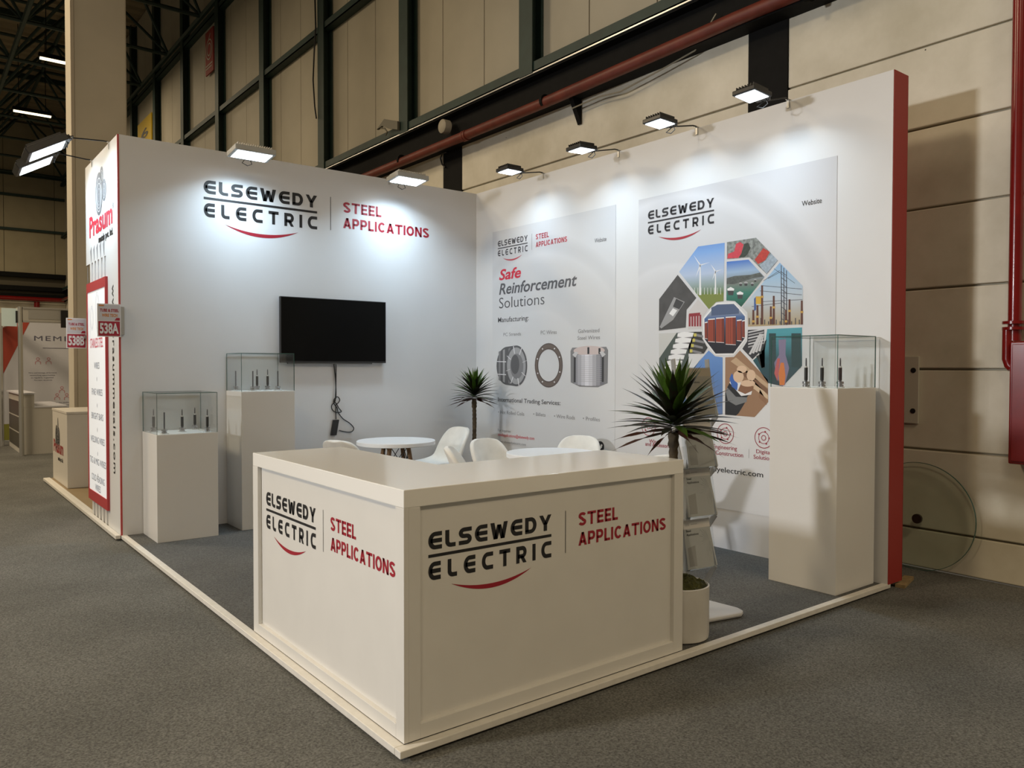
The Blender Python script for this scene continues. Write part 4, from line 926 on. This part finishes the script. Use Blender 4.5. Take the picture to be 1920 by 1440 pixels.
def plant(cx, cy, pot_r, pot_h, trunk_h, crown_r, label, seed, nl=88, k=1.0, off=(0, 0)):
    rnd = random.Random(seed)
    t = thing('potted_palm', (cx, cy, 0), label, 'plant')
    prof = [(pot_r*.93, .0), (pot_r*.985, .008), (pot_r, .03), (pot_r, pot_h-.004), (pot_r-.006, pot_h), (pot_r-.012, pot_h-.01), (pot_r-.012, pot_h-.03)]
    MB().lathe(cx, cy, prof, 48).build('pot', POT, t, smooth=True)
    mb = MB(); N = 30; R = 12
    for j in range(R+1):
        for i in range(N):
            a = 2*math.pi*i/N; r = (pot_r-.012)*j/R; h = pot_h-.01+.045*(1-(j/R)**2.5)+rnd.uniform(-.012, .014)
            mb.v.append((cx+r*math.cos(a)*(1+rnd.uniform(-.03, .0)), cy+r*math.sin(a), h))
    for j in range(R):
        for i in range(N): mb.f.append([j*N+i, j*N+(i+1) % N, (j+1)*N+(i+1) % N, (j+1)*N+i]); mb.m.append(0)
    tag(mb.build('moss', MOSS, t), kind='stuff')
    cx += off[0]; cy += off[1]
    tr_ = []; rad = []; zz = pot_h-.05; i = 0
    while zz < trunk_h:
        tr_.append((cx+.006*math.sin(zz*9), cy+.006*math.cos(zz*7), zz)); rad.append((.023+.003*(i % 2)+rnd.uniform(-.0015, .002))*k*(1.18 if zz > trunk_h-.10 else 1)); zz += .022; i += 1
    MB().tube(tr_, rad, 12).build('trunk', BARK, t, smooth=True)
    top = Vector((cx, cy, trunk_h-.02))
    for i in range(nl):
        f = i/nl                                  # 0 = lowest and oldest, 1 = the centre spike
        az = i*2.39996+rnd.uniform(-.12, .12)
        el = math.radians(-8+88*f**1.15+rnd.uniform(-5, 5))
        L = crown_r*(1.04-.18*f)*rnd.uniform(.93, 1.06)
        if f < .13: m, key = LEAFR, 'r%d' % (i % 3)
        elif f > .80 or (f > .6 and i % 3 == 0): m, key = LEAFG, 'g%d' % (i % 4)
        else: m, key = (LEAFD, 'd%d' % (i % 4)) if i % 5 else (LEAFG, 'g%d' % (i % 4))
        key = (key, round(crown_r, 3))
        if key not in LFM:
            LFM[key] = leaf_mesh('leaf', 1, (.066 if key[0][0] == 'r' else .15), rnd.uniform(.1, .35) if key[0][0] != 'r' else .25, rnd.uniform(-.2, .2), m, .9 if key[0][0] == 'r' else 0)
        o = bpy.data.objects.new('leaf', LFM[key]); COL.objects.link(o); o.parent = t
        dirx = Vector((math.cos(az)*math.cos(el), math.sin(az)*math.cos(el), math.sin(el)))
        side = Vector((-math.sin(az), math.cos(az), 0)); nz = dirx.cross(side)
        M_ = Matrix((dirx*L, side*L*(1.0 if f > .13 else .9), nz*L)).transposed().to_4x4()
        base = top+Vector((math.cos(az)*.014, math.sin(az)*.014, .14*k*f))
        M_.translation = base-t.location; o.matrix_local = M_
    return t
plant(1.882, .212, .162, .293, 1.145, .345, 'bigger potted palm with a white pot at the end of the counter', 3, off=(-.028, .021))
plant(3.42, 4.36, .13, .28, 1.14, .29, 'smaller potted palm standing in the wall corner', 11, nl=84, k=.9)

# ================================================================== BROCHURE STAND
bs = thing('brochure_stand', (2.20, .45, 0), 'zigzag acrylic brochure stand with silver rails beside the near palm', 'stand')
ang = math.radians(-8); ux_ = Vector((math.cos(ang), math.sin(ang), 0)); nv_ = Vector((math.sin(ang), -math.cos(ang), 0)); c0 = Vector((2.245, .40, 0))
basep = [(-.15, -.17), (.20, -.19), (.245, -.16), (.26, -.10), (.20, .17), (.14, .20), (-.12, .20), (-.15, .15)]
mbv = [(c0+ux_*a-nv_*b).to_tuple()[:2] for a, b in basep]
MB().prism(mbv, 0, .028).build('base_plate', mat('silver_grey', (.55, .55, .55), .4), bs, bevel=.012)
box('back_post', c0.x-.02, c0.x+.02, c0.y+.05, c0.y+.09, .02, 1.0, mat('silver_grey', (.55, .55, .55), .4), bs)
ZT = [.285, .595, .885, 1.19]; ph = .285
for side in (-.135, .135):
    P = []
    for z in ZT:
        P += [c0+ux_*side+nv_*.035+Vector((0, 0, z)), c0+ux_*side-nv_*.035+Vector((0, 0, z+.22))]
    P += [c0+ux_*side-nv_*.05+Vector((0, 0, 1.53))]
    P = [c0+ux_*side-nv_*.05+Vector((0, 0, .16))]+P
    mb = MB()
    for i in range(len(P)-1):
        d = (P[i+1]-P[i]); c = (P[i]+P[i+1])/2; mb.obox(c, d/2, ux_*.0035, d.normalized().cross(ux_)*.016)
    mb.build('side_rail', ALU, bs)
    mb = MB()
    for p in P[1:-1]: mb.tube([p-ux_*.006, p+ux_*.006], .007, 8)
    tag(mb.build('rail_rivets', CHROME, bs), kind='stuff')
PAPER = mat('brochure_paper', (.66, .64, .62), .35, noise=.12, nscale=4); PAPER2 = mat('brochure_cover_tan', (.36, .32, .26), .35)
for i, z in enumerate(ZT):
    base = c0+Vector((0, 0, z)); tilt = Vector((nv_.x*-.18, nv_.y*-.18, 1)).normalized(); fn = ux_.cross(tilt).normalized()
    if fn.dot(nv_) < 0: fn = -fn
    f0 = base+nv_*.055
    MB().obox(f0+tilt*.12+fn*.012, ux_*.118, tilt*.12, fn*.0015).build('acrylic_pocket', ACRYL, bs)
    MB().obox(f0+tilt*.15-fn*.012, ux_*.118, tilt*.15, fn*.0015).build('acrylic_pocket', ACRYL, bs)
    MB().obox(f0, ux_*.118, tilt*.0015, fn*.0135).build('acrylic_pocket', ACRYL, bs)
    b_ = thing('brochure', tuple(f0), ['grey steel brochure in the lowest pocket of the stand', 'grey steel brochure in the second lowest pocket of the stand', 'grey steel brochure in the second highest pocket of the stand', 'tan covered brochure in the top pocket of the stand'][i], 'brochure', 'brochures in the zigzag stand')
    MB().obox(f0+tilt*.148, ux_*.104, tilt*.143, fn*.006).build('booklet', PAPER if i < 3 else PAPER2, b_)
    class Tilt:
        def __init__(s, o, u, v, n): s.o, s.u, s.v, s.n = o, u, v, n
        def tris(s, name, V, F, m, parent, d=.001):
            mb = MB(); mb.v = [tuple(s.o+s.u*a+s.v*b+s.n*d) for a, b in V]; mb.f = [list(f) for f in F]; mb.m = [0]*len(F); return mb.build(name, m, parent)
        def poly(s, name, polys, m, parent, d=.001):
            V = []; F = []
            for P in polys: F.append(tuple(range(len(V), len(V)+len(P)))); V += list(P)
            return s.tris(name, V, F, m, parent, d)
    tf = Tilt(f0+fn*.006, ux_, tilt, fn)
    text(tf, 'lettering', 'Steel', -.088, .222, .012, .038, BLACK, b_, off=.03, d=.0006); text(tf, 'lettering', 'Applications', -.088, .200, .012, .095, BLACK, b_, off=.03, d=.0006)
    text(tf, 'lettering', 'ELSEWEDY', -.088, .266, .005, .030, MIDTX, b_, off=.02, d=.0006); text(tf, 'lettering', 'ELECTRIC', -.088, .257, .005, .030, MIDTX, b_, off=.02, d=.0006); text(tf, 'lettering', 'STEEL APPLICATIONS', -.046, .262, .004, .05, MIDTX, b_, off=.02, d=.0006)
    LP = []
    for k_ in range(16):
        a_ = math.radians(120+k_*11); l_ = .05+.03*((k_*7) % 5)/4; q = (.085, .165)
        LP.append([q, (q[0]+l_*math.cos(a_), q[1]+l_*math.sin(a_)*1.25), (q[0]+l_*math.cos(a_)+.0016, q[1]+l_*math.sin(a_)*1.25+.0016)])
    tf.poly('wire_print', LP, MIDTX, b_, .0008)
    tf.poly('shade_print', [[(-.09, .02), (-.03, .02), (-.03, .14), (-.09, .13)]], flat('brochure_shade', (178, 172, 166)), b_, .0005)

# ================================================================== NEIGHBOURING BOOTH
NB = mat('neighbour_panel', (.74, .75, .76), .45)
fac = box('wall_neighbour', -.0, .08, A+.001, 5.40, -.004, H, NB); tag(fac, 'white facade of the neighbouring booth with vertical web address', kind='structure')
box('facade_header', -.0, .08, 5.40, 6.365, 2.50, H, NB, fac)
box('facade_backing', .022, .08, 5.40, 6.16, -.004, 2.50, mat('slat_backing', (.66, .67, .68), .6), fac)
for k in range(5): box('slat', .0, .022, 5.47+.155*k, 5.55+.155*k, -.004, 2.50, NB, fac)
box('edge_strip', -.002, .003, A-.0, A+.014, -.004, H, mat('red_edge', (.48, .05, .05), .5), fac)
fF = Face(0, -.001, 1)
def wheel(cx, cy, rx, ry, n, m, par, face=fF):
    face.poly('wheel_mark', [ell(cx, cy, rx, ry)], flat('emblem_mid', (105, 105, 110)), par, .0006)
    for k in range(n):
        q = 1-k/n; annulus(face, 'wheel_mark', cx, cy-ry*.12*k/n*2, rx*q, ry*q, rx*q*.88, ry*q*.95, m if k == 0 else NB, par, .001, 32)
WM = mat('emblem_grey', (.12, .12, .13), .4)
for (x, y, x2, y2) in ((185.5, 363.5, 195, 404), (190.5, 329, 193.5, 346), (195, 356, 199, 377)):
    c = fF.px(x, y); e = fF.px(x2, y); e2 = fF.px(x, y2); r = abs(e2[1]-c[1])
    wheel(c[0], c[1], abs(e[0]-c[0])*1.0 if x != 185.5 else .165, r, 5 if r > .15 else 3, WM, fac)
def TF(s, bl, br, top, m, **k):
    a = fF.px(*bl); b = fF.px(*br); t_ = fF.px(*top); return text(fF, 'lettering', s, a[0], (a[1]+b[1])/2, abs(t_[1]-a[1]), b[0]-a[0], m, fac, **k)
TF('Prasum', (168, 441), (211, 422), (168, 405), BRRED, off=.03); TF('metals pvt. ltd.', (185, 452), (212, 442), (185, 440), BLACK, off=.03); TF('®', (210.5, 391), (213.5, 390), (210.5, 381), BLACK)
a = fF.px(209, 535); b = fF.px(214.5, 888)
V, Fc = glyph_text('www.prasummetals.com', .01, 0, 1.15); x1 = max(v[0] for v in V); L_ = a[1]-b[1]; sc = L_/x1
fF.tris('lettering', [(a[0]+.02+v[1]*.13, a[1]-v[0]*sc) for v in V], Fc, BLACK, fac, .001)
for k in range(5): fF.poly('slat_top_shadow', [[(-5.47-.155*k-.08+.03, 2.62), (-5.47-.155*k+.02, 2.66), (-5.47-.155*k-.0, 2.50)]], flat('painted_shadow_grey', (150, 150, 155)), fac, .001)  # triangular shadows at the slat tops, painted as flat grey shapes
# light box
lbx = thing('light_box', (-.03, 5.7, .2), 'tall lit panel in a red frame listing stainless steel wires', 'sign')
RF = mat('box_frame_red', (.45, .045, .05), .5)
X0, X1 = -.022, -.001; Y0, Y1, Z0, Z1 = 5.32, 6.24, .15, 2.30
LYM = mat('lit_panel', (.85, .87, .9), .5, emit=(.86, .93, 1), es=.32)
box('box_body', X0+.012, X1, Y0, Y1, Z0, Z1, RF, lbx)
MB().box(X0, X0+.012, Y0, Y1, Z1-.09, Z1).box(X0, X0+.012, Y0, Y1, Z0, Z0+.10).box(X0, X0+.012, Y0, Y0+.03, Z0+.10, Z1-.09).box(X0, X0+.012, Y1-.03, Y1, Z0+.10, Z1-.09).build('box_frame', RF, lbx)
box('lit_panel', X0+.006, X0+.012, Y0+.03, Y1-.03, Z0+.10, Z1-.09, LYM, lbx)
fX = Face(0, X0+.006, 1); ucx = -(Y0+Y1)/2
text(fX, 'lettering', 'STAINLESS STEEL', ucx, 1.66, .09, .62, flat('lit_red', (225, 110, 120)), lbx, off=.01, center=True)
for s_, z in (('WIRES', 1.455), ('FINE WIRES', 1.20), ('BRIGHT BARS', .965), ('WELDING WIRES', .735), ('TIG & MIG WIRES', .525), ('COLD HEADING', .36), ('WIRES', .27)):
    text(fX, 'lettering', s_, ucx, z, .062, .052*len(s_), flat('lit_grey', (150, 152, 156)), lbx, center=True)
    if z > .4: fX.poly('dot_mark', [ell(ucx, z-.10, .008, .022, 10)], flat('lit_grey', (150, 152, 156)), lbx)
for (u, v, a_, b_) in ((ucx+.05, 2.0, .09, .19), (ucx-.22, 1.95, .07, .12), (ucx-.37, 1.88, .06, .18)):
    for q in (1, .85): annulus(fX, 'ring_mark', u, v, a_*q, b_*q, a_*q-.004, b_*q-.004, flat('lit_faint', (190, 192, 205)), lbx, .001, 32)
# platform, kiosk
nf = box('floor_neighbour', .03, 3.7, A+.07, 9.25, -.03, .0, TAN); tag(nf, 'tan platform floor of the neighbouring booth', kind='structure')
t = thing('trim_2', (0, 6, 0), 'white timber edging of the neighbouring platform', None); t['kind'] = 'structure'
box('edge_board', -.045, -.004, A+.001, 9.30, -.030, .003, TRIMW, t, bevel=.003); box('edge_board', -.004, .03, 6.17, 9.30, -.030, .003, TRIMW, t)
mb = MB()
for k in range(9): mb.box(.0, .08, A+.3+.48*k, A+.42+.48*k, FZ, -.03)
mb.build('support_block', DKSTEEL, t)
KM = mat('kiosk_laminate', (.66, .63, .58), .45)
kk = thing('kiosk', (.3, 8.6, 0), 'white kiosk box with black and red emblem at the far end of the neighbouring platform', 'counter')
box('kiosk_body', .06, .75, 8.08, 9.22, .003, .90, KM, kk, bevel=.003); box('kiosk_top', .055, .755, 8.075, 9.225, .90, .925, KM, kk)
fK = Face(0, .06, 1)
c = fK.px(108.5, 818); 
for (dx, r1, r2, dy) in ((-.10, .10, .17, -.03), (.06, .10, .14, -.02), (.02, .04, .17, .07)):
    fK.poly('wheel_mark', [ell(c[0]+dx, c[1]+dy, r1, r2)], BLACK, kk, .001)
    for q in (.3, .6, .85): annulus(fK, 'wheel_mark', c[0]+dx, c[1]+dy, r1*q, r2*q, r1*q-.006, r2*q-.006, STG[3], kk, .002, 20)
a = fK.px(101, 846); b = fK.px(119, 857)
text(fK, 'lettering', 'Prasum', a[0], b[1]+.02, .15, b[0]-a[0], mat('kiosk_red', (.30, .03, .03), .5), kk, off=.035)
a = fK.px(109, 866); b = fK.px(118.5, 868); text(fK, 'lettering', 'metals pvt. ltd.', a[0], b[1], .05, b[0]-a[0], BLACK, kk, off=.03)
# hanging stand number boards
def board(y, x0, x1, z0, z1, num, label):
    t = thing('stand_number_board', (x1, y, (z0+z1)/2), label, 'sign', 'stand number boards')
    box('sign_board', x0, x1, y, y+.006, z0, z1, mat('board_white', (.72, .70, .70), .5), t)
    f = Face(1, y, 1); w = x1-x0; h = z1-z0
    f.poly('grey_field', [[(x0+.008, z0+h*.50), (x1-.008, z0+h*.50), (x1-.008, z1-.008), (x0+.008, z1-.008)]], mat('board_grey', (.52, .50, .52), .5), t)
    f.poly('red_field', [[(x0+.008, z0+.008), (x1-.008, z0+.008), (x1-.008, z0+h*.47), (x0+.008, z0+h*.47)]], mat('board_red', (.33, .012, .03), .5), t)
    f.poly('red_corner', [[(x1-.05, z0+h*.50), (x1-.008, z0+h*.50), (x1-.008, z0+h*.58), (x1-.035, z0+h*.58)]], mat('board_red', (.33, .012, .03), .5), t, .0015)
    f.poly('orange_mark', [[(x0+.012, z1-.022), (x0+.05, z1-.022), (x0+.055, z1-.010), (x0+.012, z1-.010)]], mat('board_orange', (.55, .20, .04), .5), t, .0015)
    text(f, 'lettering', 'TUBE & STEEL', x0+.02, z0+h*.76, .024, w-.036, DKRED, t, off=.035)
    text(f, 'lettering', 'WIRE TECH', x0+.035, z0+h*.61, .024, w-.062, mat('board_orange', (.55, .20, .04), .5), t, off=.035)
    text(f, 'lettering', num, x0+.018, z0+h*.11, h*.29, w-.036, flat('print_white', (215, 215, 215)), t, off=.035)
    if y < 5: box('hanger_tab', x1-.03, x1+.03, y+.006, y+.0265, z0+.02, z1-.02, ALU, t)
    else: MB().tube([(.012, y-.022, z0), (.012, y-.022, 2.5)], .005, 6).box(-.03, .017, y-.022, y, z0+.1, z0+.13).build('hanger_rod', ALU, t)
board(4.835, -.175, .008, 1.733, 2.016, '538A', 'stand number board 538A at the corner of the lettering wall')
board(6.372, -.185, -.006, 1.66, 1.965, '538B', 'stand number board 538B in front of the pillar')
BLK2 = mat('lamp_black', (.015, .015, .016), .4)
for i, (y, hx, hz) in enumerate([(5.22, -.48, 3.335), (6.02, -.47, 3.37)]):
    flood('flood_lamp', (hx, y, hz), (.62, -.12, -1), (-.0, y, H), .26, .36, .06, BLK2, ['black ribbed flood lamp on a thin arm, the upper of two over the neighbouring facade', 'black ribbed flood lamp on a thin arm, the lower of two over the neighbouring facade'][i], 'flood lamps over the neighbouring facade', 8.5, ribs=9, aim=(.8, -.1, -1))

# ================================================================== FAR BOOTH
fb = thing('exhibition_stand', (.6, 14.5, FZ), 'modular white exhibition stand at far left with a members graphic wall', 'stand')
GR = mat('graphic_white', (.62, .63, .70), .5); GRR = mat('graphic_red', (.42, .06, .035), .5); SH = mat('fascia', (.52, .50, .46), .5)
box('graphic_wall', -1.6, 3.0, 16.1, 16.16, FZ, 2.42, GR, fb)
f = Face(1, 16.1, 1)
f.poly('red_shape', [[(-1.6, 2.42), (.60, 2.42), (-.02, 1.02), (-1.6, .0)]], GRR, fb, .003)
f.poly('green_shape', [[(-1.6, FZ+.02), (.27, FZ+.02), (.27, .30), (-1.6, .30)]], flat('olive', (140, 140, 60)), fb, .004)
INK = flat('graphic_ink', (92, 92, 112)); RI = flat('graphic_icon', (196, 104, 112))
a = f.px(64, 638.5); text(f, 'lettering', 'MEMBERS', a[0], a[1], .098, 1.08, INK, fb, d=.004, track=1.2)
a = f.px(80, 653); f.poly('rule_line', [[(a[0], a[1]), (a[0]+.9, a[1]), (a[0]+.9, a[1]+.01), (a[0], a[1]+.01)]], INK, fb, .004)
def person(px, py, s=1.0):
    c = f.px(px, py); annulus(f, 'people_icon', c[0], c[1], .03*s, .03*s, .022*s, .022*s, RI, fb, .004, 16)
    f.poly('people_icon', [[(c[0]-.05*s, c[1]-.11*s), (c[0]-.05*s, c[1]-.06*s), (c[0], c[1]-.035*s), (c[0]+.05*s, c[1]-.06*s), (c[0]+.05*s, c[1]-.11*s), (c[0]+.042*s, c[1]-.11*s), (c[0]+.042*s, c[1]-.065*s), (c[0], c[1]-.043*s), (c[0]-.042*s, c[1]-.065*s), (c[0]-.042*s, c[1]-.11*s)]], RI, fb, .004)
for q in ((71, 673), (91, 673), (116, 727), (107, 740), (125, 740)): person(*q)
for k, s_ in enumerate(('Nine percentage of furnaces', 'networking opportunities', 'at regularly organised', 'forest events')): 
    a = f.px(54+2*(k % 3)+(10 if k == 3 else 0), 700+4.6*k); text(f, 'lettering', s_, a[0], a[1], .024, .50-(.05*(k % 3))-(.18 if k == 3 else 0), INK, fb, d=.004)
for k, s_ in enumerate(('Leverage the platform', 'network to reach', 'communities with')): a = f.px(91+3*(k % 2), 756+4.6*k); text(f, 'lettering', s_, a[0], a[1], .024, .42, INK, fb, d=.004)
for (x, y) in ((.082, 12.87), (.03, 16.02), (2.9, 12.87), (-.02, 15.0)):
    MB().lathe(x, y, [(.036, FZ), (.036, 2.47)], 8).build('post', ALU, fb)
MB().box(.12, 2.9, 12.85, 12.88, 2.225, 2.46).build('fascia_board', SH, fb)
MB().box(.12, 2.9, 12.84, 12.89, 2.44, 2.47).box(.12, 2.9, 12.84, 12.89, 2.21, 2.235).box(.20, 2.85, 12.845, 12.85, 2.27, 2.42).build('fascia_rail', ALU, fb)
MB().box(.05, .08, 12.9, 16.0, 2.22, 2.46).build('side_fascia', SH, fb)
o = box('monitor', .675, 1.10, 12.80, 12.84, 2.135, 2.43, BLKPL); tag(o, 'small black screen hung from the fascia of the far stand', 'screen')
fc = thing('info_counter', (.3, 13.8, FZ), 'white stepped counter with dark side panels in the far stand', 'counter')
box('counter_body', .10, .78, 13.02, 15.0, FZ, .76, SH, fc, bevel=.004); box('raised_unit', .10, .29, 13.02, 15.0, .76, .99, SH, fc, bevel=.004); box('raised_top', .06, .32, 13.0, 15.02, .99, 1.015, GR, fc)
box('counter_top', .29, .79, 13.01, 15.01, .76, .785, GR, fc)
for k in range(3): box('dark_panel', .092, .10, 13.2+.0, 14.9, .05+.28*k, .30+.28*k, mat('panel_dark', (.06, .055, .05), .5), fc)
box('trim_profile', .70, .73, 13.0, 13.02, FZ, .76, ALU, fc)
t = thing('lit_flag_sign', (0, 14, 2.3), 'pale green lit flag sign on the far stand post', 'sign')
LF = mat('flag_panel', (.55, .60, .52), .5, emit=(.8, .95, .8), es=.15)
MB().obox((-.07, 12.9, 2.29), (.11, -.9*.0+.02, .0), (0, .012, 0), (0, 0, .15)).build('sign_panel', LF, t)
box('sign_bracket', .02, .06, 12.87, 12.90, 2.2, 2.4, BLKPL, t)
